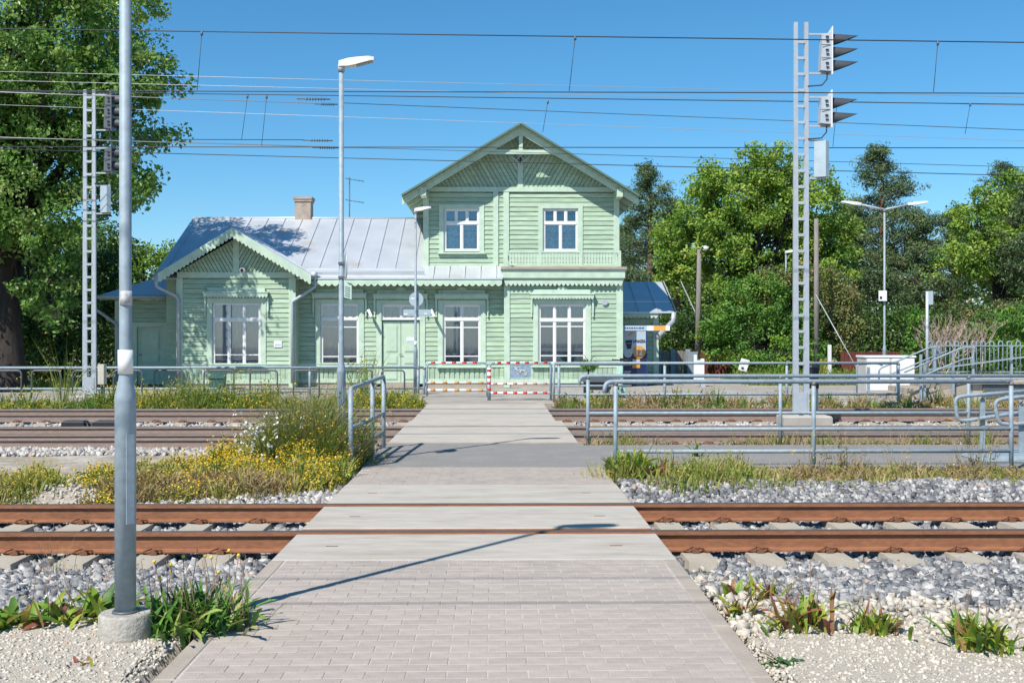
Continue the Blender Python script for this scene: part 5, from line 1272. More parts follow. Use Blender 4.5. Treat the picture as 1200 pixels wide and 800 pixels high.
# planter
Yq = 30.8
q0, q1 = W(684, 469, Yq), W(716, 440, Yq)
pn = thing('planter', 'dark grey planter box with a leafy sapling behind the railing', 'planter', ((q0.x + q1.x) / 2, Yq, 0))
MB().box(q0.x + .03, q1.x - .03, Yq, Yq + .5, .18, q1.z - .18).build('box', DSTEEL, pn)
for k in range(4): MB().box(q0.x, q1.x, Yq - .03, Yq - .002, .2 + k * .075, .262 + k * .075).build('slat', DARK, pn)
MB().bbox(q0.x - .03, q1.x + .0, Yq - .06, Yq + .56, q1.z - .17, q1.z - .02, .02).build('rim', DSTEEL, pn)
for x in (q0.x + .06, q1.x - .06):
    for yy in (Yq + .03, Yq + .46): MB().box(x - .03, x + .03, yy, yy + .05, 0, .179).build('leg', DARK, pn)
MB().box(q1.x + .04, q1.x + .30, Yq + .1, Yq + .5, q1.z - .12, q1.z - .08).build('side_tray', DSTEEL, pn)
# dark green bin bench near the bay
Yz = 34.9
q0, q1 = W(245, 452, Yz), W(261, 438.5, Yz)
bn = thing('grit_box', 'dark green grit box with a slanted lid below the bay window', 'grit box', (q0.x, Yz, 0))
MB().prismx([(Yz, 0.02), (Yz + .45, .02), (Yz + .45, q1.z), (Yz + .05, q1.z - .13), (Yz, q1.z - .16)], q0.x, q1.x).build('body', DGRN, bn)
MB().bar((q0.x - .02, Yz + .2, q1.z - .055), (q1.x + .03, Yz + .2, q1.z - .055), .46, .025, (0, -.33, 1)).build('lid', DGRN, bn)

# ------------------------------------------------------------------ VEGETATION
def leaf_cards(C, size, out=None, asp=.55, droop=.0, fold=.18):
    """C: Nx3 centres -> rhombic folded leaves (4 verts, 2 tris)"""
    n = len(C)
    d = rng.normal(size=(n, 3)); 
    if out is not None: d = d * .8 + out * .9
    d /= np.linalg.norm(d, axis=1, keepdims=True) + 1e-9
    t = rng.normal(size=(n, 3)); t -= (t * d).sum(1, keepdims=True) * d; t /= np.linalg.norm(t, axis=1, keepdims=True) + 1e-9
    b = np.cross(d, t); s = (size * rng.uniform(.6, 1.3, n))[:, None]
    v = np.stack([C - t * s * .5, C + b * s * asp * .5 + d * s * fold, C + t * s * .5, C - b * s * asp * .5 + d * s * fold * .5], 1)
    i = np.arange(n) * 4
    f = np.concatenate([np.stack([i, i + 1, i + 2], 1), np.stack([i, i + 2, i + 3], 1)])
    return v.reshape(-1, 3), f
def blob_points(blobs, n, shell=.62):
    w_ = np.array([b[3] * b[4] * b[5] for b in blobs]) ** .7; w_ /= w_.sum()
    k = rng.choice(len(blobs), n, p=w_); B = np.array(blobs)[k]
    d = rng.normal(size=(n, 3)); d /= np.linalg.norm(d, axis=1, keepdims=True)
    r = shell + (1 - shell) * rng.random(n) ** .7
    r = np.where(rng.random(n) < .22, rng.random(n) ** .5 * shell, r)
    return B[:, :3] + d * r[:, None] * B[:, 3:6], d
def tree(label, cat, x, y, h_trunk, r_trunk, blobs, ncl, per, clr, lsize, leafm, barkm=BARK, name='tree', group=None, base=0.0, lim=26, flat=.75, asp=.6, shell=.62, jit=0.0, seed_t=None):
    t = thing(name, label, cat, (x, y, base), group)
    C, D = blob_points([(x + b[0], y + b[1], b[2], b[3], b[4], b[5]) for b in blobs], ncl, shell)
    C[:, 2] = np.maximum(C[:, 2], base + .25)
    # leaves
    k = np.repeat(np.arange(ncl), per); n = len(k)
    cs = clr * rng.uniform(.6, 1.35, ncl)
    off = rng.normal(size=(n, 3)); off /= np.linalg.norm(off, axis=1, keepdims=True); off *= (rng.random(n) ** .45)[:, None]
    P = C[k] + off * cs[k][:, None] * np.array([1, 1, flat])
    keep = rng.random(n) < .93
    out = off * .5 + D[k] * .3 + np.array([0, 0, .5])
    v, f = leaf_cards(P, lsize, out, asp)
    ct = rng.beta(2, 2.2, ncl)
    tint = np.clip(ct[k] * .75 + rng.normal(.12, .13, n), 0, 1)
    big_mesh('crown', v, f, leafm, parent=t, tint=np.repeat(tint, 4), kind='stuff')
    # trunk with limbs reaching into the crown
    m = MB(); top = Vector((x, y, h_trunk)); rr = random.Random(int(abs(x * 13 + y * 7)))
    sp = [Vector((x + rr.uniform(-.02, .02), y, base - .3)), Vector((x, y, base + .3))] + [Vector((x + rr.uniform(-.12, .12) * r_trunk * 4, y + rr.uniform(-.1, .1), base + .3 + (h_trunk - base - .3) * q)) for q in (.3, .6, 1)]
    m.tube(sp, [r_trunk * 1.35, r_trunk * 1.02, r_trunk * .9, r_trunk * .78, r_trunk * .55], 12)
    order = rng.permutation(ncl)[:lim]
    for j in order:
        tgt = Vector(C[j]); q = rr.uniform(.45, 1.0); st_ = sp[1].lerp(sp[4], q)
        mid = st_.lerp(tgt, .5) + Vector((rr.uniform(-.3, .3), rr.uniform(-.3, .3), rr.uniform(.0, .5)))
        r0 = r_trunk * rr.uniform(.22, .42)
        m.tube([st_, st_.lerp(mid, .5) + Vector((0, 0, .1)), mid, tgt], [r0, r0 * .75, r0 * .5, r0 * .15], 6, cap=False)
        for q2 in range(2):
            e = tgt + Vector((rr.uniform(-1, 1), rr.uniform(-1, 1), rr.uniform(-.3, .8))) * clr * 1.3
            m.tube([mid.lerp(tgt, .4), mid.lerp(e, .6), e], [r0 * .4, r0 * .25, r0 * .08], 5, cap=False)
    m.build('trunk', barkm, t)
    return t
def bushes(*a, **k): return tree(*a, **k)
# big maple on the left
px = lambda u, Y: XU(u, Y)
X0 = px(14, 34.0)
tree('huge leafy maple towering over the left of the station, crown cut by the frame', 'tree', X0, 34.0, 6.2, .42,
     [(0.9, 0, 10.2, 3.6, 3.6, 3.2), (-2.6, 0, 10.5, 3.0, 3.4, 3.4), (2.7, -.2, 8.6, 2.3, 2.5, 1.9), (2.6, 0, 6.2, 1.7, 2.2, 1.2), (-1.0, -.6, 6.4, 3.0, 2.5, 1.8), (2.0, -.3, 11.6, 2.2, 2.5, 1.8), (-3.5, 0, 6.0, 2, 2.6, 1.6), (1.2, -.5, 4.6, 1.7, 1.6, 1.0), (4.0, .8, 9.2, 1.0, 1.2, .8), (3.9, .4, 7.4, .9, 1, .5), (-.5, -1.2, 4.2, 2.0, 1.2, 1.1), (-1.6, -1.3, 2.6, 1.4, .9, 1.3), (-.4, -1.6, 5.8, 1.5, .9, 1.1), (-.2, -1.5, 8.0, 1.6, 1, 1.2), (1.3, -.6, 3.0, 1.1, .8, 1.0), (0.6, -.8, 8.0, 2.6, 2.2, 1.6), (-1.8, -.8, 8.2, 2.2, 2, 1.6)],
     1060, 100, .50, .15, LEAF_MAPLE, name='maple_tree', lim=50, shell=.45)
# shaded shrubs behind, left
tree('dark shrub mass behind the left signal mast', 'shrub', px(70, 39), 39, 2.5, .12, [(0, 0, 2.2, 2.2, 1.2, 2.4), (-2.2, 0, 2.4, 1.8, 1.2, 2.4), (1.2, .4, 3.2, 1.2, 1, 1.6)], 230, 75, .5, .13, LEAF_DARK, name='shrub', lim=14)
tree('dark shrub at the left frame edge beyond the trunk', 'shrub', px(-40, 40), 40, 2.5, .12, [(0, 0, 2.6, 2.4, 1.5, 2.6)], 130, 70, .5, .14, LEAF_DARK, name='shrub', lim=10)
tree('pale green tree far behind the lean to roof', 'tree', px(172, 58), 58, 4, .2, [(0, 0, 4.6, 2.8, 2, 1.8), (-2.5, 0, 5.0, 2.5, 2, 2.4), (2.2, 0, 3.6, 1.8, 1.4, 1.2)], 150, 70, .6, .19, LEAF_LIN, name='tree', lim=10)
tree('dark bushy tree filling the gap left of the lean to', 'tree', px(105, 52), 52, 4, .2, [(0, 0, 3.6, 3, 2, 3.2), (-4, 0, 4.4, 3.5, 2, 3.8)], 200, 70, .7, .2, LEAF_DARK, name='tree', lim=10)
# linden group right
tree('broad bright green linden right of the station', 'tree', px(880, 51), 51, 5.2, .30,
     [(0, 0, 7.2, 2.9, 2.6, 2.7), (-2.2, 0, 5.6, 2.0, 2.0, 2.0), (2.2, .3, 7.0, 2.3, 2.4, 2.3), (-.6, -.4, 3.8, 2.4, 2.0, 1.8), (2.8, 0, 4.6, 2.0, 2, 2.0), (-1.5, 0, 8.0, 1.6, 1.6, 1.4), (.6, 0, 9.0, 1.4, 1.6, 1.1), (-3.3, .3, 6.2, 1.1, 1.2, 1.1), (4.2, .3, 6.3, .9, 1, .5), (3.5, .4, 5.4, 1.2, 1.1, 1.4), (-3.4, .2, 4.4, 1.0, 1, 1.2)],
     760, 95, .50, .155, LEAF_LIN, name='linden_tree', lim=40, shell=.5)
tree('bright green bush in front of the linden, hanging over the red fence', 'shrub', px(880, 45), 44.4, 1.6, .08, [(0.2, 0, 2.1, 1.9, .9, 1.9), (1.9, 0, 1.5, 1.0, .8, 1.4), (-1.4, .2, 1.6, .9, .7, 1.0)], 200, 65, .36, .12, LEAF_HEDGE, name='shrub', lim=12)
tree('reddish green lilac bush under the linden', 'shrub', px(955, 45), 45, 2.2, .1, [(0, 0, 3.1, 1.7, 1.1, 1.5), (.9, 0, 2.0, 1.2, 1, 1.5), (-1.6, .2, 3.6, .8, .8, .8)], 190, 65, .4, .12, LEAF_BROWN, name='shrub', lim=16)
tree('low green bush behind the right signal mast', 'shrub', px(935, 43), 43, .8, .05, [(0, 0, .8, 1.0, .7, .9), (-1.6, .3, .7, .9, .6, .7)], 70, 60, .3, .11, LEAF_HEDGE, name='shrub', lim=6)
# pines
def pine(label, u, Y, ztop, zlow, rad, n=40, lean=0.0, seed=1, crown_shape=1.0):
    x = XU(u, Y); t = thing('pine_tree', label, 'pine tree', (x, Y, 0), 'pines beyond the station'); rr = random.Random(seed)
    m = MB(); m.tube([(x, Y, -.2), (x + lean * .3, Y, ztop * .4), (x + lean, Y, ztop)], [.24, .19, .04], 10); C = []; D = []
    for i in range(n):
        q = i / (n - 1); z = zlow + (ztop - zlow) * q; L = rad * (math.sin(math.pi * min(1, (1.02 - q) * .95 + .02)) ** .5 * (1 - q * .55) * crown_shape) * rr.uniform(.7, 1.1)
        a = rr.uniform(0, 6.283); bx = x + lean * z / ztop
        e = Vector((bx + L * math.cos(a), Y + L * math.sin(a), z + L * .22)); s = Vector((bx, Y, z - .1))
        m.tube([s, s.lerp(e, .5) + Vector((0, 0, -.03)), e], [.05, .035, .012], 5, cap=False)
        for k in range(9):
            f_ = rr.uniform(.28, 1.04); p = s.lerp(e, f_); sp_ = L * .36
            C.append((p.x + rr.uniform(-sp_, sp_), p.y + rr.uniform(-sp_, sp_), p.z + rr.uniform(-.05, .22))); 
    for k in range(n * 2):
        q = rr.random(); z = zlow + (ztop - .6 - zlow) * q; a = rr.uniform(0, 6.283); L = rad * .33 * (1.1 - q); C.append((x + lean * z / ztop + L * math.cos(a), Y + L * math.sin(a) - .2, z))
    for k in range(6): C.append((x + lean + rr.uniform(-.25, .25), Y + rr.uniform(-.2, .2), ztop - rr.uniform(-.15, .5)))
    m.build('trunk', PBARK, t)
    C = np.array(C); nc = len(C); per = 52; k = np.repeat(np.arange(nc), per); nn = len(k)
    off = rng.normal(size=(nn, 3)); off /= np.linalg.norm(off, axis=1, keepdims=True); off *= (rng.random(nn) ** .5)[:, None]
    P = C[k] + off * np.array([.5, .5, .3]) * rng.uniform(.7, 1.3, nc)[k][:, None]
    v, f = leaf_cards(P, .20, off + np.array([0, 0, .5]), .22, fold=.05)
    tint = np.clip(rng.beta(2, 2, nc)[k] * .7 + rng.normal(.1, .12, nn), 0, 1)
    big_mesh('crown', v, f, NEEDLE, parent=t, tint=np.repeat(tint, 4), kind='stuff'); return t
pine('dark pine just right of the tower roof', 762, 60, 10.2, 2.8, 2.5, 34, seed=3)
pine('pine with bare reddish trunk between tower and linden', 793, 62, 8.6, 4.2, 2.3, 24, seed=4)
pine('pine whose low branches show behind the side annex', 737, 64, 7.8, 2.6, 2.2, 24, seed=5)
pine('tall pointed pine behind the double lamp post', 1034, 60, 11.2, 3.4, 3.1, 44, seed=6)
pine('broad pine right of the double lamp post', 1075, 58, 7.6, 2.0, 2.8, 34, seed=7)
pine('dark pine lower left of the double lamp post', 1003, 62, 8.3, 1.6, 2.4, 30, seed=8)
pine('bushy pine beyond the dead shrub', 1118, 60, 7.8, 1.8, 2.6, 32, seed=9)
pine('pine whose tip rises above the right hand maple', 1180, 62, 10.6, 3.0, 2.8, 34, seed=10)
pine('pine at the far right edge', 1215, 52, 8.4, 1.6, 2.4, 30, seed=12)
tree('mid green maple at the right edge', 'tree', px(1168, 54), 54, 5, .25, [(0, 0, 6.6, 2.2, 2, 2.1), (1.8, 0, 8.0, 2.0, 2, 1.8), (-1.6, 0, 5.0, 1.5, 1.6, 1.6), (1.6, 0, 3.6, 2.0, 1.8, 1.8)], 300, 85, .5, .16, LEAF_LIN, name='maple_tree', lim=24)
tree('bright green hedge shrub at the right edge behind the picket fence', 'shrub', px(1178, 40), 40, 1, .06, [(0, 0, 1.3, 1.4, .8, 1.3), (1.3, .2, 1.6, 1.2, .8, 1.4), (-1.7, 0, .9, .9, .6, .9)], 190, 65, .3, .11, LEAF_HEDGE, name='shrub', lim=8)
tree('small yellow green shrub left of the slim grey post', 'shrub', px(1078, 40), 40, 1, .04, [(0, 0, 1.3, .55, .5, 1.2), (.2, 0, .5, .7, .5, .6)], 60, 60, .24, .12, LEAF_HEDGE, name='shrub', lim=6)
tree('brown leaved shrub around the bare branches', 'shrub', px(1125, 44), 44, 1.4, .06, [(0, 0, 1.9, 1.4, .8, 1.2), (1.5, 0, 2.1, 1.2, .7, .9)], 70, 40, .35, .10, LEAF_BROWN, name='shrub', lim=20)
# dead shrub with bare pale twigs
ds_ = thing('dead_shrub', 'dead pale branched shrub without leaves right of the slim post', 'shrub', (px(1118, 39.5), 39.5, 0)); m = MB(); rr = random.Random(8)
def twig(p, d, L, r, n):
    e = p + d * L; m.tube([p, p.lerp(e, .5) + Vector((rr.uniform(-.06, .06), rr.uniform(-.06, .06), 0)), e], [r, r * .8, r * .6], 5, cap=False)
    if n:
        for k in range(3): twig(p.lerp(e, rr.uniform(.45, 1)), (d + Vector((rr.uniform(-.8, .8), rr.uniform(-.5, .5), rr.uniform(-.2, .5)))).normalized(), L * .62, r * .58, n - 1)
for k in range(11): twig(Vector((px(1118, 39.5) + rr.uniform(-.9, 1.1), 39.5, 0)), Vector((rr.uniform(-.5, .5), rr.uniform(-.2, .2), 1)).normalized(), 1.25, .034, 3)
m.build('branches', DEADW, ds_, kind='stuff')
# sapling at the planter
tree('small bright sapling growing behind the grey planter', 'sapling', px(690, 31.6), 31.6, .9, .02, [(0, 0, .82, .22, .18, .16)], 16, 26, .12, .07, LEAF_HEDGE, name='sapling', lim=8)
# far wood behind everything
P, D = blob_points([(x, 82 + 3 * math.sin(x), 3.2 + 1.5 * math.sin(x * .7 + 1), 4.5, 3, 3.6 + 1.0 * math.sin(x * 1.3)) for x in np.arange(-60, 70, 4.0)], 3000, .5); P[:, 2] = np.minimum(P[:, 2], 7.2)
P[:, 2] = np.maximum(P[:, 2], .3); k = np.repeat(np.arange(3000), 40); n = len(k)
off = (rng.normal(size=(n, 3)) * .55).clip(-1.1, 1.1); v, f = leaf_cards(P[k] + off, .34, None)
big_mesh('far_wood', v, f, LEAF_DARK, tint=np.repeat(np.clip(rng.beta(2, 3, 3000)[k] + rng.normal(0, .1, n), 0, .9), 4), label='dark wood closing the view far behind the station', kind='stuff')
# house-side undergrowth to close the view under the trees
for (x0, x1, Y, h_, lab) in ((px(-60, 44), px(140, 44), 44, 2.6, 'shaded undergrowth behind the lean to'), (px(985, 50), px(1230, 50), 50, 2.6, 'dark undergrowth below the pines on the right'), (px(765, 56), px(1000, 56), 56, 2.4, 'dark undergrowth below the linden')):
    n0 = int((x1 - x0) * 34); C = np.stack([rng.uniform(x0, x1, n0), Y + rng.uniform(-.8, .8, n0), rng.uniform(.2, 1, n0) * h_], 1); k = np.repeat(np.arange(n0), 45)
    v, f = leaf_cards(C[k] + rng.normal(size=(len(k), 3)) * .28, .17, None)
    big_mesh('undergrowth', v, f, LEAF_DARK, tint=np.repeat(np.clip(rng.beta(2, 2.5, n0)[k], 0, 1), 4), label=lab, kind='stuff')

def weeds(label, n, x0, x1, y0, y1, h0, h1, m=GRASS, keep=None, flowers=0, fm=PET, tl=(0, 1), name='wildflowers', wd=.012, hmod=None, zoff=0.0, fs=.018, loose=.5, tuft=.13, per=26):
    nt = max(3, n // per); cx, cy = scatter(nt, x0, x1, y0, y1, keep); nt = len(cx)
    if nt == 0: return
    ch = rng.gamma(3.2, .3, nt).clip(.25, 2.1); ck = rng.beta(1.6, 1.6, nt)
    k = rng.choice(nt, n, p=ch / ch.sum()); rad = np.abs(rng.normal(0, 1, n)) * tuft * (.5 + .6 * ch[k]); aa = rng.uniform(0, 6.283, n)
    x = cx[k] + rad * np.cos(aa); y = cy[k] + rad * np.sin(aa)
    ok = np.ones(n, bool)
    if x0 > -2 and x0 < 5 : ok &= (x > PX1 + .03) | (y > 12.9) & (x > .95) & (x0 < 1)
    if x1 < 0: ok &= x < PX0 + .12
    x, y, k, aa, rad = x[ok], y[ok], k[ok], aa[ok], rad[ok]
    n = len(x); z = height(x, y) + zoff; h = rng.uniform(h0, h1, n) * ch[k] * np.exp(-(rad / (tuft * 2.2)) ** 2)
    if hmod is not None: h = h * hmod(x, y)
    a = aa + rng.normal(0, .7, n); ln = (rng.uniform(.05, loose, n) + .35 * np.clip(rad / tuft, 0, 1.5) * loose) * h; w_ = wd * rng.uniform(.35, 1.1, n)
    dx, dy = np.cos(a), np.sin(a); b = rng.uniform(0, 6.28, n); px_, py_ = np.cos(b) * w_, np.sin(b) * w_
    v = np.stack([np.stack([x - px_, y - py_, z - .02], 1), np.stack([x + px_, y + py_, z - .02], 1),
                  np.stack([x + dx * ln * .35 + px_ * .9, y + dy * ln * .35 + py_ * .9, z + h * .55], 1), np.stack([x + dx * ln * .35 - px_ * .9, y + dy * ln * .35 - py_ * .9, z + h * .55], 1),
                  np.stack([x + dx * ln, y + dy * ln, z + h], 1)], 1)
    i = np.arange(n) * 5
    f = np.concatenate([np.stack([i, i + 1, i + 2], 1), np.stack([i, i + 2, i + 3], 1), np.stack([i + 3, i + 2, i + 4], 1)])
    ti = np.clip((.55 * ck[k] + .45 * rng.beta(2, 2, n)) * (tl[1] - tl[0]) + tl[0] + .1 * np.sin(x * 1.7 + y), 0, 1)
    o = big_mesh(name, v.reshape(-1, 3), f, m, tint=np.repeat(ti, 5), label=label, kind='stuff')
    # small leaves along the stems
    k = rng.choice(n, int(n * 1.6)); q = rng.uniform(.15, .95, len(k))
    P = np.stack([x[k] + dx[k] * ln[k] * q * .7, y[k] + dy[k] * ln[k] * q * .7, z[k] + h[k] * q], 1) + rng.normal(size=(len(k), 3)) * .015
    lv, lf = leaf_cards(P, fs * 2.2, None, .4)
    big_mesh(name, lv, lf, m, tint=np.repeat(np.clip(ti[k] - .1, 0, 1), 4), label=label + ', its small leaves', kind='stuff')
    if flowers:
        k = rng.choice(n, min(n, flowers), replace=False) if flowers <= n else rng.choice(n, flowers)
        cl = (np.sin(x[k] * 2.2 + 1) * np.sin(y[k] * 1.9) + rng.normal(0, .4, len(k))) > -.25; k = k[cl]
        P = np.stack([x[k] + dx[k] * ln[k], y[k] + dy[k] * ln[k], z[k] + h[k] * rng.uniform(.8, 1.05, len(k))], 1)
        P = np.concatenate([P, P + rng.normal(size=P.shape) * .018, P + rng.normal(size=P.shape) * .018])
        fv, ff = leaf_cards(P, fs, np.tile(np.array([0, -.4, 1.0]), (len(P), 1)), .9)
        big_mesh('flower_heads', fv, ff, fm, tint=np.repeat(rng.random(len(P)), 4), label=label + ', its flower heads', kind='stuff')
lb = lambda x, y: (y > 12.25 + np.clip((x + 5.2) * .20, 0, .9)) & (y < 16.7 + .2 * np.sin(x * 2) - np.clip((-x - 3.3) * 1.55, 0, 2.7)) & (x > -.352 * y + .25 * np.sin(y * 5)) & (x < -1.52 - .10 * np.sin(y * 4) - .55 * (y < 14.2) * (14.2 - y) / 1.5)
weeds('bank of yellow wildflowers and grass left of the path', 16500, -6.0, -1.5, 12.2, 17.0, .10, .27, keep=lb, flowers=15000, fs=.023, tl=(.1, .95), hmod=lambda x, y: .50 + .30 * sstep(-4.5, -2.8, x) + .2 * np.sin(x * 1.3) * np.sin(y * 1.1 + 2), name='wildflowers')
weeds('dry straw grass along the front of the flower bank', 7000, -5.6, -2.0, 12.2, 13.3, .05, .15, m=DRYG, keep=lb, name='dry_grass', loose=.9)
weeds('tall dry brownish stems around the left path railing', 3600, -2.9, -1.8, 14.2, 16.2, .3, .62, keep=lambda x, y: ((x + 2.25) / .6) ** 2 + ((y - 15.1) / .9) ** 2 < 1, m=DRYG, tl=(0, .7), name='tall_weeds', wd=.0045, fs=.016, loose=.7, tuft=.15, per=200)
weeds('tall feathery green weeds around the left path railing', 4600, -2.9, -1.8, 14.2, 16.2, .3, .62, keep=lambda x, y: ((x + 2.25) / .6) ** 2 + ((y - 15.1) / .9) ** 2 < 1, flowers=900, fm=PET, tl=(0, .6), name='tall_weeds', wd=.005, fs=.02, loose=.7, tuft=.15, per=200)
weeds('white yarrow heads among the tall weeds', 60, -3.0, -1.8, 13.8, 15.6, .3, .6, flowers=120, fm=PETW, name='yarrow', fs=.04, wd=.005)
weeds('orange yellow flower carpet at the left edge', 3500, -7, -4.9, 12.4, 15.2, .05, .16, keep=lambda x, y: ((x + 6.2) / 1.15) ** 2 + ((y - 13.2) / 1.0) ** 2 < 1, flowers=2600, tl=(.4, 1), name='wildflowers')
# right verge
weeds('mixed low weeds along the near railing on the right', 6000, 1.42, 7.4, 12.9, 14.4, .04, .14, keep=lambda x, y: y > 13.1 + .25 * np.sin(x * 2.7) - .35 * (x < 3.5) + rng.uniform(-.2, .2, len(x)), flowers=260, tl=(.25, 1), name='verge_weeds', hmod=lambda x, y: .65 + .9 * (x < 3.4) + .3 * np.sin(x * 3))
weeds('dry straw grass under the near railing', 7000, 2.2, 8, 13.3, 14.45, .03, .12, m=DRYG, name='dry_grass', loose=1.0)
weeds('pale yellow cushion of flowers at the right corner of the path', 2200, .9, 1.75, 13.3, 14.4, .12, .26, keep=lambda x, y: ((x - 1.42) / .42) ** 2 + ((y - 13.9) / .42) ** 2 < 1, flowers=500, fm=PET, tl=(.35, .95), name='wildflowers', fs=.012)
weeds('brownish weeds along the second railing on the right', 8000, 1.35, 9.5, 17.7, 18.7, .06, .20, m=DRYG, flowers=160, name='dry_grass')
weeds('green tufts along the second railing on the right', 2600, 1.6, 9.5, 17.7, 18.6, .08, .26, flowers=120, name='verge_weeds', tl=(.1, .7))
# far strips
weeds('yellow and green weeds between the far track and the platform on the left', 13000, -13, -1.75, 26.9, 28.0, .08, .26, flowers=1800, tl=(0, .75), name='verge_weeds', wd=.014, fs=.03, hmod=lambda x, y: .8 + .7 * np.exp(-((x + 7.2) / 1.6) ** 2) + .5 * np.exp(-((x + 2.4) / 1.0) ** 2))
weeds('dense yellow flowered clump at the left end of the far crossing', 3500, -3.4, -1.7, 26.8, 27.9, .12, .34, flowers=1300, tl=(.2, .8), name='wildflowers', wd=.012, fs=.03)
weeds('dense yellow flowered clump below the bay window', 5000, -9.4, -5.2, 26.9, 27.9, .15, .42, flowers=2200, tl=(.05, .7), name='wildflowers', wd=.012, fs=.03)
weeds('tall thin stalks in front of the left railing', 420, -13, -3, 27.2, 28.0, .5, 1.0, flowers=260, fm=PET, tl=(.2, .7), name='tall_stalks', wd=.008, fs=.035)
weeds('low weeds between the far track and the platform on the right', 7000, 1.25, 14, 27.0, 27.95, .06, .28, m=DRYG, flowers=200, name='verge_weeds', wd=.014, fs=.03)
weeds('green tufts between the far track and the platform on the right', 2600, 1.25, 12, 27.0, 27.95, .08, .3, flowers=260, tl=(0, .6), name='verge_weeds', wd=.014, fs=.03)
weeds('lawn strip below the bushes on the right', 22000, 8.5, 17, 37.2, 43.5, .08, .30, tl=(0, .65), flowers=500, name='lawn', wd=.02, fs=.03)
weeds('lawn in the shade behind the left hoops', 16000, -22, -12.4, 33.5, 39, .06, .25, tl=(0, .6), name='lawn', wd=.02)
weeds('rough meadow under the trees', 20000, -30, 32, 44, 60, .15, .5, tl=(0, .8), name='meadow', wd=.04, fs=.05)
weeds('thin stalks rising through the right railings', 260, 3.4, 7.5, 13.6, 14.6, .3, .75, flowers=120, m=DRYG, name='tall_stalks', wd=.004, fs=.02)
weeds('sparse straws standing beside the near rails', 60, -5.5, -2.0, 8.9, 9.4, .15, .42, m=DRYG, name='straws', wd=.003, fs=.01)

# ------------------------------------------------------------------ FOREGROUND PLANTS, leaf by leaf
DOCK = ramp_mat('dock_leaves', [(0, (.07, .17, .025)), (.4, (.17, .31, .035)), (.65, (.36, .40, .05)), (.85, (.30, .17, .07)), (1, (.28, .08, .06))], .5, .3, var=.15, scale=25)
DAND = ramp_mat('dandelion_leaves', [(0, (.045, .13, .022)), (.5, (.11, .25, .04)), (.8, (.24, .36, .06)), (1, (.40, .34, .14))], .5, .25, var=.12, scale=25)
STEM = mat('plant_stem', (.20, .13, .07), .7, var=.2)
def leaf_mesh(base, az, L, wd, lift, curl, tint, jag=0.0, twist=0.0):
    n = 6; V = []; T = []
    d = Vector((math.cos(az), math.sin(az), 0)); s = Vector((-math.sin(az), math.cos(az), 0)); p = Vector(base); el = lift
    for i in range(n + 1):
        t = i / n; w_ = wd * (math.sin(math.pi * min(1, t * .92 + .06)) ** .8) * (1 + (jag * (1 if i % 2 else -1)))
        up = Vector((0, 0, 1)); a = s * math.cos(twist * t) + up * math.sin(twist * t)
        V += [p - a * w_ + Vector((0, 0, w_ * .35)), p.copy(), p + a * w_ + Vector((0, 0, w_ * .35))]
        p = p + (d * math.cos(el) + up * math.sin(el)) * (L / n); el -= curl / n
    Fc = []
    for i in range(n): o = i * 3; Fc += [(o, o + 1, o + 4, o + 3), (o + 1, o + 2, o + 5, o + 4)]
    return V, Fc
def plant(name, label, x, y, nl, L, wd, m, tl, seed, spread=.06, jag=.0, lift=(.5, 1.4), stalks=0, flowers=0, group=None, fm=PET):
    z = float(height(x, y)); t = thing(name, label, 'plant', (x, y, z), group); rr = random.Random(seed)
    V = []; Fc = []; T = []
    for k in range(nl):
        az = rr.uniform(0, 6.283); b = (x + rr.gauss(0, spread), y + rr.gauss(0, spread), z)
        v, f = leaf_mesh(b, az, L * rr.uniform(.55, 1.15), wd * rr.uniform(.6, 1.2), rr.uniform(*lift), rr.uniform(.2, 1.6), 0, jag, rr.uniform(-.8, .8))
        o = len(V); V += v; Fc += [[o + q for q in g] for g in f]; tt = min(1, max(0, rr.uniform(*tl) + rr.gauss(0, .12))); T += [tt] * len(v)
    big_mesh('leaves', np.array([tuple(q) for q in V]), np.array(Fc), m, parent=t, tint=T, kind='stuff')
    for k in range(stalks):
        a = Vector((x + rr.gauss(0, spread), y + rr.gauss(0, spread), z)); e = a + Vector((rr.uniform(-.08, .08), rr.uniform(-.08, .08), L * rr.uniform(1.0, 1.7)))
        st_ = MB().tube([a, a.lerp(e, .5) + Vector((.01, 0, 0)), e], [.003, .0025, .002], 5).build('stalk', STEM, t)
        if k < flowers:
            MB().tube([e, e + Vector((0, 0, .008)), e + Vector((0, 0, .02))], [.005, .012, .006], 8).build('flower', YEL, st_)
    return t
def at(u, v, z=-.07):   # spot on the ground seen at (u, v)
    Y = (HH - z) * F / (v - HZ); return XU(u, Y), Y
X, Y = at(222, 752); plant('dandelion_clump', 'big green dandelion clump against the foot of the tall lamp post', X, Y + .12, 330, .27, .016, DAND, (0, 1), 1, .14, .35, (.7, 1.55), stalks=34, flowers=9)
X, Y = at(262, 722); plant('dandelion_clump', 'leafy weed clump spreading onto the left kerb of the path', X, Y, 150, .21, .016, DAND, (0, .9), 2, .10, .3, (.4, 1.4), stalks=20, flowers=5)
X, Y = at(190, 752); plant('dandelion_clump', 'small round leaved weed in front of the lamp footing', X, Y, 80, .11, .018, DAND, (0, .8), 3, .08, .0, (.1, 1.0))
X, Y = at(118, 728); plant('dock_plant', 'upright dock plant left of the lamp footing', X, Y + .05, 30, .25, .026, DOCK, (.1, .7), 4, .05, .1, (.9, 1.5))
X, Y = at(70, 735); plant('dock_plant', 'dock plant with dry brown leaves left of the lamp post', X, Y, 55, .20, .024, DOCK, (.1, 1), 5, .12, .1, (.4, 1.4), stalks=6)
X, Y = at(3, 740); plant('dock_plant', 'dock plant cut by the left frame edge', X, Y, 36, .20, .026, DOCK, (0, .7), 6, .07, .1, (.4, 1.4))
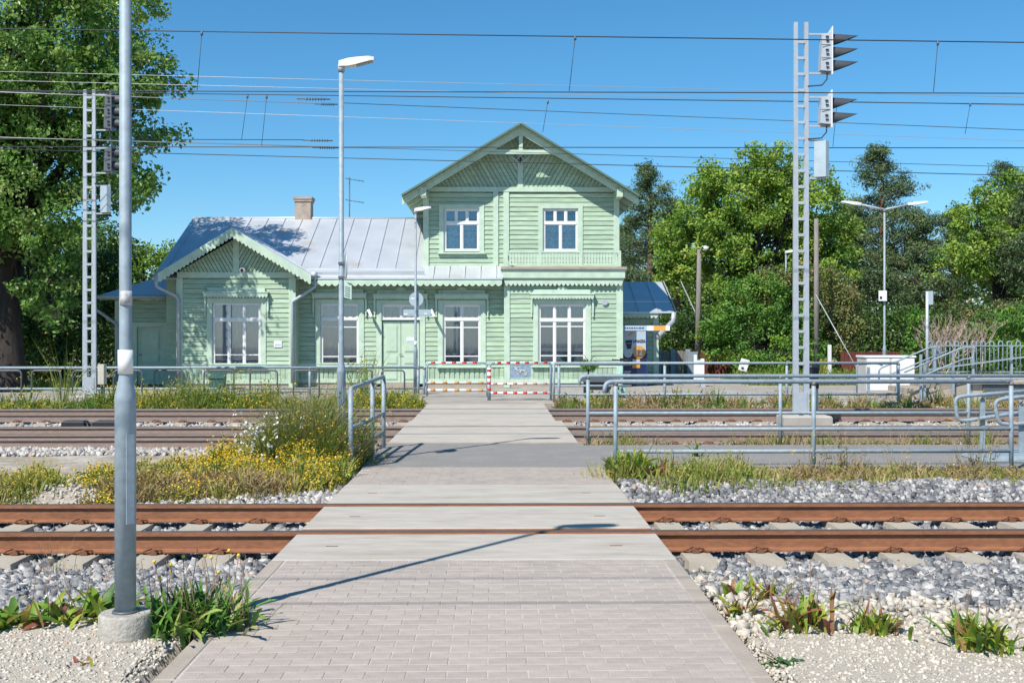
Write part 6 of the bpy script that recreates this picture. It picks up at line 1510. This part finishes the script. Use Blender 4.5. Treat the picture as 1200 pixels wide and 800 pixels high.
for (u, v, n, L, lab, sd, tl_) in ((943, 745, 80, .23, 'tall reddish dock plant on the right gravel, nearest the path', 11, (.45, 1)), (905, 708, 30, .17, 'sparse dock plant behind the tall reddish one', 12, (.3, 1)), (1022, 748, 80, .16, 'spiky yellow green dock plant in the middle of the right gravel', 13, (.2, .9)),
                                  (1146, 768, 100, .21, 'largest green dock plant near the right frame edge', 14, (.1, .85)), (1176, 772, 16, .12, 'small dock shoot right beside the largest dock plant', 19, (.2, .9)), (868, 728, 26, .14, 'slender dock shoot close to the right kerb', 15, (.4, 1)), (862, 702, 22, .13, 'dock shoot farther up the right kerb', 16, (.4, 1)), (898, 745, 9, .11, 'small dock shoot beside the pale stones', 17, (.2, .8)),
                                  (742, 566, 60, .34, 'large broad leaved dock plant at the foot of the near railing', 18, (.1, .75)), (765, 568, 30, .26, 'dock plant with wine red leaves at the near railing', 20, (.7, 1))):
    X, Y = at(u, v, -.09); plant('dock_plant', lab, X, Y, n, L * 1.12, .016 if v > 600 else .04, DOCK, tl_, sd, .06 if v > 600 else .12, .12, (1.0, 1.55), stalks=5 if n > 30 else 0, group='dock plants on the right gravel' if v > 600 else None)
X, Y = at(913, 778); plant('thistle_rosette', 'flat blue green thistle rosette beside the right kerb', X, Y, 22, .13, .014, DAND, (0, .35), 21, .015, .5, (.15, .8))
X, Y = at(95, 790); plant('weed_sprout', 'tiny weed sprout in the bottom left gravel', X, Y, 10, .06, .008, DOCK, (.6, 1), 22, .03)
X, Y = at(815, 540); plant('dock_plant', 'single tall dock leaf cluster behind the near railing', X, Y, 8, .30, .03, DOCK, (.1, .4), 23, .03, 0, (1.1, 1.5))
for k, (u, v) in enumerate(((678, 478), (700, 476), (790, 474), (810, 476), (940, 472))):
    X, Y = at(u, v, -.1); plant('dock_plant', 'dock plant beside the platform edge, %s from the left' % ['first', 'second', 'third', 'fourth', 'fifth'][k], X, Y, 26, .38, .035, DOCK, (.3, 1), 30 + k, .16, .1, (.6, 1.5), group='dock plants along the platform edge')
